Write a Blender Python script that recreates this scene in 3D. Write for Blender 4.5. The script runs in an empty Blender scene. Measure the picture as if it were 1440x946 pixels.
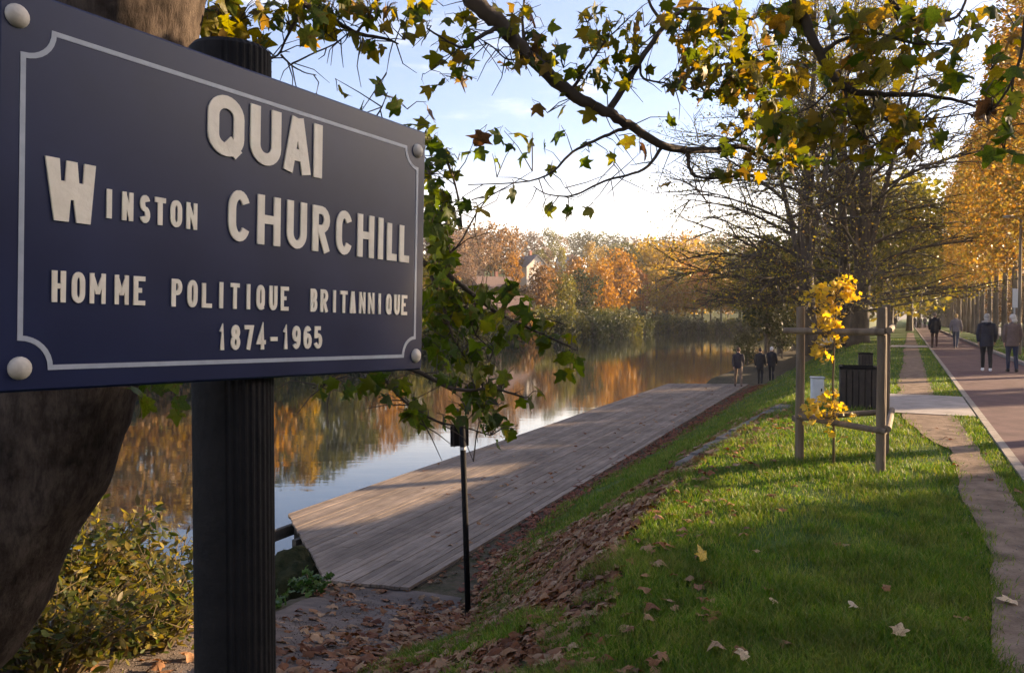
import bpy, math, random
import numpy as np
from mathutils import Vector, Matrix, noise as mnoise

R = math.radians
rng = np.random.default_rng(7)
random.seed(7)
S = bpy.context.scene
COL = S.collection

# ------------------------------------------------------------------ camera
FPX, W0, CX, CY, HZ = 1120.0, 1440.0, 720.0, 473.0, 446.0
CAMZ = 1.6
PITCH = math.atan((CY - HZ) / FPX)
cam = bpy.data.cameras.new("camera")
camo = bpy.data.objects.new("camera", cam)
COL.objects.link(camo)
cam.sensor_width = 36.0
cam.lens = 36.0 * FPX / W0
cam.clip_start = 0.05
cam.clip_end = 6000.0
camo.location = (0, 0, CAMZ)
camo.rotation_euler = (math.pi / 2 - PITCH, 0, 0)
S.camera = camo

# ------------------------------------------------------------------ sky + sun
SUN_AZ, SUN_EL = 68.0, 11.0
w = bpy.data.worlds.new("World")
S.world = w
w.use_nodes = True
nt = w.node_tree
for n in list(nt.nodes):
    nt.nodes.remove(n)
def wn(t, **k):
    n = nt.nodes.new(t)
    for a, b in k.items():
        setattr(n, a, b)
    return n
wout = wn("ShaderNodeOutputWorld"); bg = wn("ShaderNodeBackground")
sky = wn("ShaderNodeTexSky", sky_type='NISHITA', sun_disc=False)
sky.sun_elevation = R(SUN_EL); sky.sun_rotation = R(SUN_AZ)
sky.air_density = 1.0; sky.dust_density = 1.2; sky.ozone_density = 1.6; sky.altitude = 50
tc = wn("ShaderNodeTexCoord"); sep = wn("ShaderNodeSeparateXYZ")
nt.links.new(tc.outputs['Generated'], sep.inputs[0])
hz = wn("ShaderNodeMapRange", interpolation_type='SMOOTHSTEP')
hz.inputs['From Min'].default_value = -0.02; hz.inputs['From Max'].default_value = 0.225
hz.inputs['To Min'].default_value = 0.9; hz.inputs['To Max'].default_value = 0.0
nt.links.new(sep.outputs['Z'], hz.inputs['Value'])
# thin cloud, mapped on a plane overhead so it thins out with height
cn = wn("ShaderNodeTexNoise"); cn.inputs['Scale'].default_value = 1.6; cn.inputs['Detail'].default_value = 7; cn.inputs['Roughness'].default_value = 0.6
mp = wn("ShaderNodeMapping"); mp.inputs['Scale'].default_value = (1.0, 1.0, 4.5); mp.inputs['Location'].default_value = (0.35, 0.2, 0.1)
nt.links.new(tc.outputs['Generated'], mp.inputs[0]); nt.links.new(mp.outputs[0], cn.inputs['Vector'])
cr = wn("ShaderNodeMapRange", interpolation_type='SMOOTHSTEP')
cr.inputs['From Min'].default_value = 0.54; cr.inputs['From Max'].default_value = 0.78
cr.inputs['To Min'].default_value = 0.0; cr.inputs['To Max'].default_value = 0.45
nt.links.new(cn.outputs['Fac'], cr.inputs['Value'])
mxf = wn("ShaderNodeMath", operation='MAXIMUM')
nt.links.new(hz.outputs[0], mxf.inputs[0]); nt.links.new(cr.outputs[0], mxf.inputs[1])
mx = wn("ShaderNodeMix", data_type='RGBA')
nt.links.new(mxf.outputs[0], mx.inputs['Factor'])
tint = wn("ShaderNodeMix", data_type='RGBA', blend_type='MULTIPLY')
tint.inputs['Factor'].default_value = 1.0
tint.inputs[7].default_value = (0.5, 0.5, 0.6, 1)
nt.links.new(sky.outputs[0], tint.inputs[6])
veil = wn("ShaderNodeMix", data_type='RGBA', blend_type='ADD')   # thin high veil over the whole sky
veil.inputs['Factor'].default_value = 1.0
veil.inputs[7].default_value = (0.42, 0.46, 0.64, 1)
nt.links.new(tint.outputs[2], veil.inputs[6])
nt.links.new(veil.outputs[2], mx.inputs[6])
mx.inputs[7].default_value = (9.8, 8.3, 6.4, 1)
dt = wn("ShaderNodeVectorMath", operation='DOT_PRODUCT')     # the glow of the sky round the sun
sd = (math.cos(R(SUN_EL)) * math.sin(R(SUN_AZ)), math.cos(R(SUN_EL)) * math.cos(R(SUN_AZ)), math.sin(R(SUN_EL)))
dt.inputs[1].default_value = sd; nt.links.new(tc.outputs['Generated'], dt.inputs[0])
dm = wn("ShaderNodeMath", operation='MAXIMUM'); dm.inputs[1].default_value = 0.0; nt.links.new(dt.outputs['Value'], dm.inputs[0])
dp = wn("ShaderNodeMath", operation='POWER'); dp.inputs[1].default_value = 22.0; nt.links.new(dm.outputs[0], dp.inputs[0])
ga = wn("ShaderNodeMix", data_type='RGBA', blend_type='MULTIPLY'); ga.inputs['Factor'].default_value = 1.0
ga.inputs[6].default_value = (26.0, 22.0, 17.0, 1); nt.links.new(dp.outputs[0], ga.inputs[7])
gs = wn("ShaderNodeMix", data_type='RGBA', blend_type='ADD'); gs.inputs['Factor'].default_value = 1.0
nt.links.new(mx.outputs[2], gs.inputs[6]); nt.links.new(ga.outputs[2], gs.inputs[7])
nt.links.new(gs.outputs[2], bg.inputs['Color'])
bg.inputs['Strength'].default_value = 0.1
nt.links.new(bg.outputs[0], wout.inputs[0])

sl = bpy.data.lights.new("sun", 'SUN')
sl.energy = 5.0; sl.angle = R(0.5); sl.color = (1.0, 0.72, 0.44)
so = bpy.data.objects.new("sun", sl); COL.objects.link(so)
SUND = Vector((math.cos(R(SUN_EL)) * math.sin(R(SUN_AZ)), math.cos(R(SUN_EL)) * math.cos(R(SUN_AZ)), math.sin(R(SUN_EL))))
so.rotation_euler = SUND.to_track_quat('Z', 'Y').to_euler()
so.location = (60, 25, 40)

vs = S.view_settings
vs.view_transform = 'Standard'; vs.look = 'None'; vs.gamma = 1.0; vs.exposure = 2.25
S.cycles.max_bounces = 8; S.cycles.diffuse_bounces = 3; S.cycles.glossy_bounces = 3
S.cycles.transmission_bounces = 4; S.cycles.transparent_max_bounces = 4
S.cycles.use_denoising = True
S.cycles.sample_clamp_indirect = 6.0

# ------------------------------------------------------------------ pixel / frame helpers
cp, sp_ = math.cos(PITCH), math.sin(PITCH)
def ray(px, py):
    u = (px - CX) / FPX; v = (CY - py) / FPX
    return Vector((u, cp + v * sp_, -sp_ + v * cp))
def P(px, py, Y):
    d = ray(px, py); return Vector((0, 0, CAMZ)) + d * (Y / d.y)
def G(px, py, z=0.0):
    d = ray(px, py); return Vector((0, 0, CAMZ)) + d * ((z - CAMZ) / d.z)
AX = R(26.4)
US, UC = math.sin(AX), math.cos(AX)
def ST(s, t, z=0.0):
    return Vector((s * US + t * UC, s * UC - t * US, z))
def toST(x, y):
    return x * US + y * UC, x * UC - y * US

# ------------------------------------------------------------------ object helpers
ORG = {}
def tag(o, label=None, cat=None, group=None, kind=None):
    if label: o['label'] = label
    if cat: o['category'] = cat
    if group: o['group'] = group
    if kind: o['kind'] = kind
    return o
def empty(name, loc, label, cat, group=None, rz=0.0):
    o = bpy.data.objects.new(name, None); COL.objects.link(o)
    o.location = loc; o.rotation_euler = (0, 0, rz)
    o.empty_display_size = 0.2
    ORG[o.name] = Vector(loc)
    return tag(o, label, cat, group)
def link(name, me, parent=None, loc=(0, 0, 0)):
    o = bpy.data.objects.new(name, me); COL.objects.link(o)
    o.location = loc
    if parent: o.parent = parent
    return o
def copy_tree(o, parent=None):
    c = o.copy(); COL.objects.link(c)
    if parent: c.parent = parent
    for ch in list(o.children):
        copy_tree(ch, c)
    return c

def mesh_np(name, V, F, mat, smooth=False):
    """V (n,3), F (m,k) with constant k."""
    V = np.asarray(V, np.float32); F = np.asarray(F, np.int32)
    me = bpy.data.meshes.new(name)
    k = F.shape[1]
    me.vertices.add(len(V)); me.vertices.foreach_set('co', V.ravel())
    me.loops.add(F.size); me.loops.foreach_set('vertex_index', F.ravel())
    me.polygons.add(len(F))
    me.polygons.foreach_set('loop_start', np.arange(0, F.size, k, dtype=np.int32))
    try:
        me.polygons.foreach_set('loop_total', np.full(len(F), k, np.int32))
    except Exception:
        pass
    if smooth:
        me.polygons.foreach_set('use_smooth', np.ones(len(F), bool))
    me.update(calc_edges=True)
    if mat: me.materials.append(mat)
    return me

class MB:
    def __init__(s): s.v = []; s.f = []; s.m = []
    def add(s, vs_, fs, mi=0):
        b = len(s.v)
        s.v += [tuple(p) for p in vs_]
        s.f += [tuple(b + i for i in f) for f in fs]
        s.m += [mi] * len(fs)
        return s
    def box(s, c, size, rz=0.0, mi=0, rot=None, bev=0.0):
        hx, hy, hz_ = size[0] / 2, size[1] / 2, size[2] / 2
        M = rot if rot is not None else Matrix.Rotation(rz, 3, 'Z')
        c = Vector(c)
        if bev <= 0:
            vs_ = [c + M @ Vector((x * hx, y * hy, z * hz_)) for z in (-1, 1) for y in (-1, 1) for x in (-1, 1)]
            return s.add(vs_, [(0, 2, 3, 1), (4, 5, 7, 6), (0, 1, 5, 4), (2, 6, 7, 3), (0, 4, 6, 2), (1, 3, 7, 5)], mi)
        vs_, fs = [], []
        b = bev
        ring = [(hx - b, -hy), (hx, -hy + b), (hx, hy - b), (hx - b, hy), (-hx + b, hy), (-hx, hy - b), (-hx, -hy + b), (-hx + b, -hy)]
        rin = [(x * (hx - b) / hx, y * (hy - b) / hy) for x, y in ring]
        lv = [(rin, -hz_), (ring, -hz_ + b), (ring, hz_ - b), (rin, hz_)]
        for rg, z in lv:
            vs_ += [c + M @ Vector((x, y, z)) for x, y in rg]
        for k in range(3):
            for i in range(8):
                j = (i + 1) % 8
                fs.append((k * 8 + i, k * 8 + j, k * 8 + 8 + j, k * 8 + 8 + i))
        fs.append(tuple(range(7, -1, -1))); fs.append(tuple(range(24, 32)))
        return s.add(vs_, fs, mi)
    def tube(s, pts, rad, n=8, mi=0, cap=True, ell=None, jit=0.0):
        pts = [Vector(p) for p in pts]
        if not hasattr(rad, '__len__'): rad = [rad] * len(pts)
        vs_, fs = [], []
        prev = None
        for i, p in enumerate(pts):
            d = (pts[min(i + 1, len(pts) - 1)] - pts[max(i - 1, 0)])
            if d.length < 1e-9: d = Vector((0, 0, 1))
            d.normalize()
            if prev is None:
                a = Vector((1, 0, 0)) if abs(d.x) < 0.9 else Vector((0, 1, 0))
                a = (a - d * a.dot(d)).normalized()
            else:
                a = (prev - d * prev.dot(d)).normalized()
            prev = a
            b = d.cross(a)
            for k in range(n):
                th = 2 * math.pi * k / n
                r_ = rad[i] * (1 + (random.uniform(-jit, jit) if jit else 0))
                e = ell[i] if ell else (1, 1)
                vs_.append(p + a * (math.cos(th) * r_ * e[0]) + b * (math.sin(th) * r_ * e[1]))
        for i in range(len(pts) - 1):
            for k in range(n):
                k2 = (k + 1) % n
                fs.append((i * n + k, i * n + k2, i * n + n + k2, i * n + n + k))
        if cap:
            fs.append(tuple(range(n - 1, -1, -1)))
            fs.append(tuple(range((len(pts) - 1) * n, len(pts) * n)))
        return s.add(vs_, fs, mi)
    def sphere(s, c, r, nu=10, nv=7, mi=0, sc=(1, 1, 1), rot=None):
        c = Vector(c); vs_, fs = [], []
        for j in range(nv + 1):
            ph = math.pi * j / nv
            for i in range(nu):
                th = 2 * math.pi * i / nu
                q = Vector((math.sin(ph) * math.cos(th) * sc[0], math.sin(ph) * math.sin(th) * sc[1], math.cos(ph) * sc[2])) * r
                if rot is not None: q = rot @ q
                vs_.append(c + q)
        for j in range(nv):
            for i in range(nu):
                i2 = (i + 1) % nu
                fs.append((j * nu + i, j * nu + nu + i, j * nu + nu + i2, j * nu + i2))
        return s.add(vs_, fs, mi)
    def build(s, name, mats, parent=None, origin=None, smooth=False, local=False):
        if not isinstance(mats, (list, tuple)): mats = [mats]
        off = Vector((0, 0, 0))
        if not local:
            if parent is not None: off = ORG.get(parent.name, Vector((0, 0, 0)))
            elif origin is not None: off = Vector(origin)
        me = bpy.data.meshes.new(name)
        me.from_pydata([(p[0] - off.x, p[1] - off.y, p[2] - off.z) for p in s.v], [], s.f)
        for m in mats: me.materials.append(m)
        if len(mats) > 1: me.polygons.foreach_set('material_index', s.m)
        if smooth: me.polygons.foreach_set('use_smooth', [True] * len(s.f))
        me.update()
        o = link(name, me, parent, off if parent is None else (0, 0, 0))
        ORG[o.name] = off
        return o

# ------------------------------------------------------------------ materials
def new_mat(name):
    m = bpy.data.materials.new(name); m.use_nodes = True
    t = m.node_tree
    for n in list(t.nodes): t.nodes.remove(n)
    o = t.nodes.new("ShaderNodeOutputMaterial")
    return m, t, o
def ramp(t, stops):
    r = t.nodes.new("ShaderNodeValToRGB")
    els = r.color_ramp.elements
    while len(els) > 1: els.remove(els[-1])
    for i, (p, c) in enumerate(stops):
        e = els[0] if i == 0 else els.new(p)
        e.position = p; e.color = (c[0], c[1], c[2], 1)
    return r
def simple(name, c1, c2=None, rough=0.7, scale=8.0, bump=0.0, bscale=None, spec=0.4, metal=0.0, stretch=None, detail=6, coord='Object', objrand=0.0):
    m, t, o = new_mat(name)
    b = t.nodes.new("ShaderNodeBsdfPrincipled")
    b.inputs['Roughness'].default_value = rough; b.inputs['Metallic'].default_value = metal
    b.inputs['Specular IOR Level'].default_value = spec
    tc_ = t.nodes.new("ShaderNodeTexCoord")
    vec = tc_.outputs[coord]
    if stretch:
        mp_ = t.nodes.new("ShaderNodeMapping"); mp_.inputs['Scale'].default_value = stretch
        t.links.new(vec, mp_.inputs[0]); vec = mp_.outputs[0]
    n = t.nodes.new("ShaderNodeTexNoise"); n.inputs['Scale'].default_value = scale; n.inputs['Detail'].default_value = detail
    n.inputs['Roughness'].default_value = 0.62
    t.links.new(vec, n.inputs['Vector'])
    rp = ramp(t, [(0.32, c1), (0.68, c2 or c1)])
    t.links.new(n.outputs['Fac'], rp.inputs[0])
    colr = rp.outputs[0]
    if objrand:
        oi = t.nodes.new("ShaderNodeObjectInfo")
        mr = t.nodes.new("ShaderNodeMapRange"); mr.inputs['To Min'].default_value = 1 - objrand; mr.inputs['To Max'].default_value = 1 + objrand
        t.links.new(oi.outputs['Random'], mr.inputs[0])
        hs = t.nodes.new("ShaderNodeHueSaturation"); t.links.new(mr.outputs[0], hs.inputs['Value']); t.links.new(colr, hs.inputs['Color'])
        colr = hs.outputs[0]
    t.links.new(colr, b.inputs['Base Color'])
    if bump:
        n2 = t.nodes.new("ShaderNodeTexNoise"); n2.inputs['Scale'].default_value = bscale or scale * 3; n2.inputs['Detail'].default_value = 8
        t.links.new(vec, n2.inputs['Vector'])
        bp = t.nodes.new("ShaderNodeBump"); bp.inputs['Strength'].default_value = bump; bp.inputs['Distance'].default_value = 0.02
        t.links.new(n2.outputs['Fac'], bp.inputs['Height']); t.links.new(bp.outputs[0], b.inputs['Normal'])
    t.links.new(b.outputs[0], o.inputs[0])
    return m
def leafmat(name, cols, trans=0.45, island=True, rough=0.5, objmix=0.0, patch=None):
    """cols: palette, picked per leaf (island) or per object; objmix: share of the pick that comes from the object."""
    m, t, o = new_mat(name)
    if island:
        g = t.nodes.new("ShaderNodeNewGeometry"); src = g.outputs['Random Per Island']
        if objmix:
            oi = t.nodes.new("ShaderNodeObjectInfo")
            mm = t.nodes.new("ShaderNodeMix"); mm.inputs['Factor'].default_value = objmix
            t.links.new(src, mm.inputs[2]); t.links.new(oi.outputs['Random'], mm.inputs[3]); src = mm.outputs[0]
    else:
        oi = t.nodes.new("ShaderNodeObjectInfo"); src = oi.outputs['Random']
    k = len(cols)
    rp = ramp(t, [(i / max(1, k - 1), c) for i, c in enumerate(cols)])
    t.links.new(src, rp.inputs[0])
    tc_ = t.nodes.new("ShaderNodeTexCoord")
    n = t.nodes.new("ShaderNodeTexNoise"); n.inputs['Scale'].default_value = 14.0 if not island else 3.0
    t.links.new(tc_.outputs['Object'], n.inputs['Vector'])
    mr = t.nodes.new("ShaderNodeMapRange"); mr.inputs['From Min'].default_value = 0.3; mr.inputs['From Max'].default_value = 0.7
    mr.inputs['To Min'].default_value = 0.65; mr.inputs['To Max'].default_value = 1.3
    t.links.new(n.outputs['Fac'], mr.inputs[0])
    colr = rp.outputs[0]
    if patch:        # drier patches across the turf
        n6 = t.nodes.new("ShaderNodeTexNoise"); n6.inputs['Scale'].default_value = 1.1; n6.inputs['Detail'].default_value = 7; n6.inputs['Roughness'].default_value = 0.65
        t.links.new(tc_.outputs['Object'], n6.inputs['Vector'])
        m6 = t.nodes.new("ShaderNodeMapRange"); m6.inputs['From Min'].default_value = 0.48; m6.inputs['From Max'].default_value = 0.7; m6.inputs['To Max'].default_value = 0.6
        t.links.new(n6.outputs['Fac'], m6.inputs[0])
        x6 = t.nodes.new("ShaderNodeMix"); x6.data_type = 'RGBA'; x6.inputs[7].default_value = (*patch, 1)
        t.links.new(m6.outputs[0], x6.inputs['Factor']); t.links.new(colr, x6.inputs[6]); colr = x6.outputs[2]
    if not island:   # browned patches and margins
        n5 = t.nodes.new("ShaderNodeTexNoise"); n5.inputs['Scale'].default_value = 3.2; n5.inputs['Detail'].default_value = 6
        oi5 = t.nodes.new("ShaderNodeObjectInfo"); ad5 = t.nodes.new("ShaderNodeVectorMath"); ad5.operation = 'ADD'
        t.links.new(tc_.outputs['Object'], ad5.inputs[0]); t.links.new(oi5.outputs['Location'], ad5.inputs[1]); t.links.new(ad5.outputs[0], n5.inputs['Vector'])
        m5 = t.nodes.new("ShaderNodeMapRange"); m5.inputs['From Min'].default_value = 0.56; m5.inputs['From Max'].default_value = 0.7; m5.inputs['To Max'].default_value = 0.6
        t.links.new(n5.outputs['Fac'], m5.inputs[0])
        x5 = t.nodes.new("ShaderNodeMix"); x5.data_type = 'RGBA'; x5.inputs[7].default_value = (0.12, 0.06, 0.02, 1)
        t.links.new(m5.outputs[0], x5.inputs['Factor']); t.links.new(colr, x5.inputs[6]); colr = x5.outputs[2]
    hs = t.nodes.new("ShaderNodeHueSaturation"); t.links.new(colr, hs.inputs['Color']); t.links.new(mr.outputs[0], hs.inputs['Value'])
    b = t.nodes.new("ShaderNodeBsdfPrincipled"); b.inputs['Roughness'].default_value = rough; b.inputs['Specular IOR Level'].default_value = 0.25
    t.links.new(hs.outputs[0], b.inputs['Base Color'])
    tr = t.nodes.new("ShaderNodeBsdfTranslucent")
    hs2 = t.nodes.new("ShaderNodeHueSaturation"); hs2.inputs['Saturation'].default_value = 1.15; hs2.inputs['Value'].default_value = 1.25
    t.links.new(hs.outputs[0], hs2.inputs['Color']); t.links.new(hs2.outputs[0], tr.inputs[0])
    ms = t.nodes.new("ShaderNodeMixShader"); ms.inputs[0].default_value = trans
    t.links.new(b.outputs[0], ms.inputs[1]); t.links.new(tr.outputs[0], ms.inputs[2]); t.links.new(ms.outputs[0], o.inputs[0])
    return m

M = {}
def mat_bark():
    m, t, o = new_mat('bark')
    b = t.nodes.new("ShaderNodeBsdfPrincipled"); b.inputs['Roughness'].default_value = 0.95; b.inputs['Specular IOR Level'].default_value = 0.1
    tc_ = t.nodes.new("ShaderNodeTexCoord")
    mp_ = t.nodes.new("ShaderNodeMapping"); mp_.inputs['Scale'].default_value = (1, 1, 0.3)
    t.links.new(tc_.outputs['Object'], mp_.inputs[0])
    n = t.nodes.new("ShaderNodeTexNoise"); n.inputs['Scale'].default_value = 26; n.inputs['Detail'].default_value = 12; n.inputs['Roughness'].default_value = 0.75
    t.links.new(mp_.outputs[0], n.inputs['Vector'])
    n3 = t.nodes.new("ShaderNodeTexNoise"); n3.inputs['Scale'].default_value = 4.5; n3.inputs['Detail'].default_value = 8; n3.inputs['Roughness'].default_value = 0.65
    t.links.new(tc_.outputs['Object'], n3.inputs['Vector'])
    r1 = ramp(t, [(0.35, (0.03, 0.023, 0.019)), (0.5, (0.075, 0.058, 0.047)), (0.7, (0.12, 0.097, 0.082))])
    t.links.new(n3.outputs['Fac'], r1.inputs[0])
    r2 = ramp(t, [(0.4, (0.5, 0.48, 0.47)), (0.58, (1.12, 1.1, 1.08))])
    t.links.new(n.outputs['Fac'], r2.inputs[0])
    mu = t.nodes.new("ShaderNodeMix"); mu.data_type = 'RGBA'; mu.blend_type = 'MULTIPLY'; mu.inputs['Factor'].default_value = 1.0
    t.links.new(r1.outputs[0], mu.inputs[6]); t.links.new(r2.outputs[0], mu.inputs[7]); t.links.new(mu.outputs[2], b.inputs['Base Color'])
    bp = t.nodes.new("ShaderNodeBump"); bp.inputs['Strength'].default_value = 1.0; bp.inputs['Distance'].default_value = 0.03
    t.links.new(n.outputs['Fac'], bp.inputs['Height']); t.links.new(bp.outputs[0], b.inputs['Normal'])
    t.links.new(b.outputs[0], o.inputs[0]); return m
M['bark'] = mat_bark()
M['bark_dark'] = simple('bark_dark', (0.028, 0.021, 0.016), (0.085, 0.065, 0.048), 0.9, 3.0, 0.8, 14, stretch=(1, 1, 0.3))
M['bark_far'] = simple('bark_far', (0.05, 0.04, 0.03), (0.11, 0.09, 0.07), 0.9, 2.0)
M['bark_pale'] = simple('bark_pale', (0.09, 0.07, 0.05), (0.2, 0.16, 0.12), 0.9, 2.5, 0.4, 10, stretch=(1, 1, 0.3))
M['twig'] = simple('twig', (0.03, 0.022, 0.016), (0.07, 0.05, 0.036), 0.85, 10)
M['stem'] = simple('stem', (0.08, 0.06, 0.03), (0.14, 0.1, 0.05), 0.8, 12)
M['wood_post'] = simple('wood_post', (0.09, 0.066, 0.045), (0.2, 0.15, 0.105), 0.85, 9, 0.5, 30, stretch=(1, 1, 0.12))
def mat_plank():
    m, t, o = new_mat('plank')
    b = t.nodes.new("ShaderNodeBsdfPrincipled"); b.inputs['Roughness'].default_value = 0.88; b.inputs['Specular IOR Level'].default_value = 0.12
    tc_ = t.nodes.new("ShaderNodeTexCoord")
    mp_ = t.nodes.new("ShaderNodeMapping"); mp_.vector_type = 'TEXTURE'; mp_.inputs['Rotation'].default_value = (0, 0, R(66.3)); mp_.inputs['Scale'].default_value = (1.0, 0.045, 1)
    t.links.new(tc_.outputs['Object'], mp_.inputs[0])
    n = t.nodes.new("ShaderNodeTexNoise"); n.inputs['Scale'].default_value = 2.2; n.inputs['Detail'].default_value = 8; n.inputs['Roughness'].default_value = 0.65
    t.links.new(mp_.outputs[0], n.inputs['Vector'])
    rp = ramp(t, [(0.3, (0.125, 0.096, 0.075)), (0.7, (0.29, 0.232, 0.185))]); t.links.new(n.outputs['Fac'], rp.inputs[0])
    n2 = t.nodes.new("ShaderNodeTexNoise"); n2.inputs['Scale'].default_value = 0.9; n2.inputs['Detail'].default_value = 7; n2.inputs['Roughness'].default_value = 0.7
    t.links.new(tc_.outputs['Object'], n2.inputs['Vector'])
    mr = t.nodes.new("ShaderNodeMapRange"); mr.inputs['From Min'].default_value = 0.3; mr.inputs['From Max'].default_value = 0.65; mr.inputs['To Min'].default_value = 0.6; mr.inputs['To Max'].default_value = 1.12
    t.links.new(n2.outputs['Fac'], mr.inputs[0])
    oi = t.nodes.new("ShaderNodeObjectInfo"); m2 = t.nodes.new("ShaderNodeMapRange"); m2.inputs['To Min'].default_value = 0.78; m2.inputs['To Max'].default_value = 1.2
    t.links.new(oi.outputs['Random'], m2.inputs[0])
    ml = t.nodes.new("ShaderNodeMath"); ml.operation = 'MULTIPLY'; t.links.new(mr.outputs[0], ml.inputs[0]); t.links.new(m2.outputs[0], ml.inputs[1])
    hs = t.nodes.new("ShaderNodeHueSaturation"); t.links.new(rp.outputs[0], hs.inputs['Color']); t.links.new(ml.outputs[0], hs.inputs['Value'])
    t.links.new(hs.outputs[0], b.inputs['Base Color'])
    bp = t.nodes.new("ShaderNodeBump"); bp.inputs['Strength'].default_value = 0.3; bp.inputs['Distance'].default_value = 0.01
    t.links.new(n.outputs['Fac'], bp.inputs['Height']); t.links.new(bp.outputs[0], b.inputs['Normal'])
    t.links.new(b.outputs[0], o.inputs[0]); return m
M['plank'] = mat_plank()
M['beam'] = simple('beam', (0.03, 0.026, 0.02), (0.08, 0.066, 0.05), 0.9, 6, 0.4)
M['navy'] = None
M['white_line'] = simple('white_line', (0.28, 0.31, 0.36), (0.37, 0.4, 0.46), 0.45, 40)
M['cream'] = simple('cream', (0.7, 0.63, 0.51), (0.82, 0.75, 0.63), 0.5, 30, 0.1, 90)
M['rivet'] = simple('rivet', (0.4, 0.36, 0.31), (0.56, 0.52, 0.46), 0.45, 60, 0.1, 120)
M['post_black'] = simple('post_black', (0.008, 0.008, 0.009), (0.014, 0.013, 0.014), 0.7, 25, 0.15, 80, spec=0.1)
M['black_metal'] = simple('black_metal', (0.006, 0.006, 0.007), (0.012, 0.011, 0.011), 0.75, 20, spec=0.1)
M['bin_wood'] = simple('bin_wood', (0.014, 0.011, 0.01), (0.035, 0.026, 0.022), 0.7, 10, 0.2)
M['grey_metal'] = simple('grey_metal', (0.28, 0.29, 0.31), (0.4, 0.41, 0.42), 0.5, 8)
M['pale_panel'] = simple('pale_panel', (0.5, 0.52, 0.55), (0.62, 0.63, 0.65), 0.5, 8)
M['concrete'] = simple('concrete', (0.2, 0.175, 0.16), (0.33, 0.29, 0.265), 0.9, 3.0, 0.3, 40)
M['kerb'] = simple('kerb', (0.15, 0.125, 0.105), (0.27, 0.23, 0.195), 0.9, 5.0, 0.3, 40)
M['red_asphalt'] = simple('red_asphalt', (0.09, 0.056, 0.056), (0.14, 0.086, 0.084), 0.95, 2.2, 0.3, 160, spec=0.1)
M['asphalt'] = simple('asphalt', (0.08, 0.066, 0.057), (0.19, 0.15, 0.128), 0.95, 3.0, 0.6, 90, spec=0.1)
M['road'] = simple('road', (0.075, 0.075, 0.08), (0.12, 0.12, 0.125), 0.9, 1.0, 0.2, 90)
M['dirt'] = simple('dirt', (0.11, 0.077, 0.055), (0.26, 0.19, 0.14), 0.95, 4.5, 0.9, 60, spec=0.1)
M['stone'] = simple('stone', (0.07, 0.062, 0.054), (0.15, 0.132, 0.115), 0.9, 5, 0.4, 30)
M['moss_stone'] = simple('moss_stone', (0.008, 0.012, 0.004), (0.035, 0.034, 0.014), 0.95, 9, 1.0, 30, spec=0.1)

def mat_sign():
    m, t, o = new_mat('navy_enamel')
    b = t.nodes.new("ShaderNodeBsdfPrincipled")
    tc_ = t.nodes.new("ShaderNodeTexCoord")
    n = t.nodes.new("ShaderNodeTexNoise"); n.inputs['Scale'].default_value = 9; n.inputs['Detail'].default_value = 8
    t.links.new(tc_.outputs['Object'], n.inputs['Vector'])
    rp = ramp(t, [(0.3, (0.003, 0.008, 0.042)), (0.75, (0.006, 0.013, 0.06))])
    t.links.new(n.outputs['Fac'], rp.inputs[0]); t.links.new(rp.outputs[0], b.inputs['Base Color'])
    mr = t.nodes.new("ShaderNodeMapRange"); mr.inputs['To Min'].default_value = 0.33; mr.inputs['To Max'].default_value = 0.42
    t.links.new(n.outputs['Fac'], mr.inputs[0]); t.links.new(mr.outputs[0], b.inputs['Roughness'])
    b.inputs['Specular IOR Level'].default_value = 0.28
    n2 = t.nodes.new("ShaderNodeTexNoise"); n2.inputs['Scale'].default_value = 60; n2.inputs['Detail'].default_value = 3
    t.links.new(tc_.outputs['Object'], n2.inputs['Vector'])
    bp = t.nodes.new("ShaderNodeBump"); bp.inputs['Strength'].default_value = 0.03; bp.inputs['Distance'].default_value = 0.002
    t.links.new(n2.outputs['Fac'], bp.inputs['Height']); t.links.new(bp.outputs[0], b.inputs['Normal'])
    t.links.new(b.outputs[0], o.inputs[0]); return m
M['navy'] = mat_sign()

def mat_water():
    m, t, o = new_mat('river_water')
    b = t.nodes.new("ShaderNodeBsdfPrincipled")
    b.inputs['Base Color'].default_value = (0.02, 0.026, 0.022, 1)
    b.inputs['Roughness'].default_value = 0.03; b.inputs['IOR'].default_value = 1.65
    b.inputs['Specular IOR Level'].default_value = 0.6
    tc_ = t.nodes.new("ShaderNodeTexCoord")
    mp_ = t.nodes.new("ShaderNodeMapping"); mp_.inputs['Scale'].default_value = (0.55, 1.6, 1); mp_.inputs['Rotation'].default_value = (0, 0, R(-8))
    t.links.new(tc_.outputs['Object'], mp_.inputs[0])
    n = t.nodes.new("ShaderNodeTexNoise"); n.inputs['Scale'].default_value = 1.3; n.inputs['Detail'].default_value = 4; n.inputs['Roughness'].default_value = 0.55
    t.links.new(mp_.outputs[0], n.inputs['Vector'])
    bp = t.nodes.new("ShaderNodeBump"); bp.inputs['Strength'].default_value = 0.009; bp.inputs['Distance'].default_value = 0.25
    t.links.new(n.outputs['Fac'], bp.inputs['Height']); t.links.new(bp.outputs[0], b.inputs['Normal'])
    t.links.new(b.outputs[0], o.inputs[0]); return m
M['water'] = mat_water()

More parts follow.
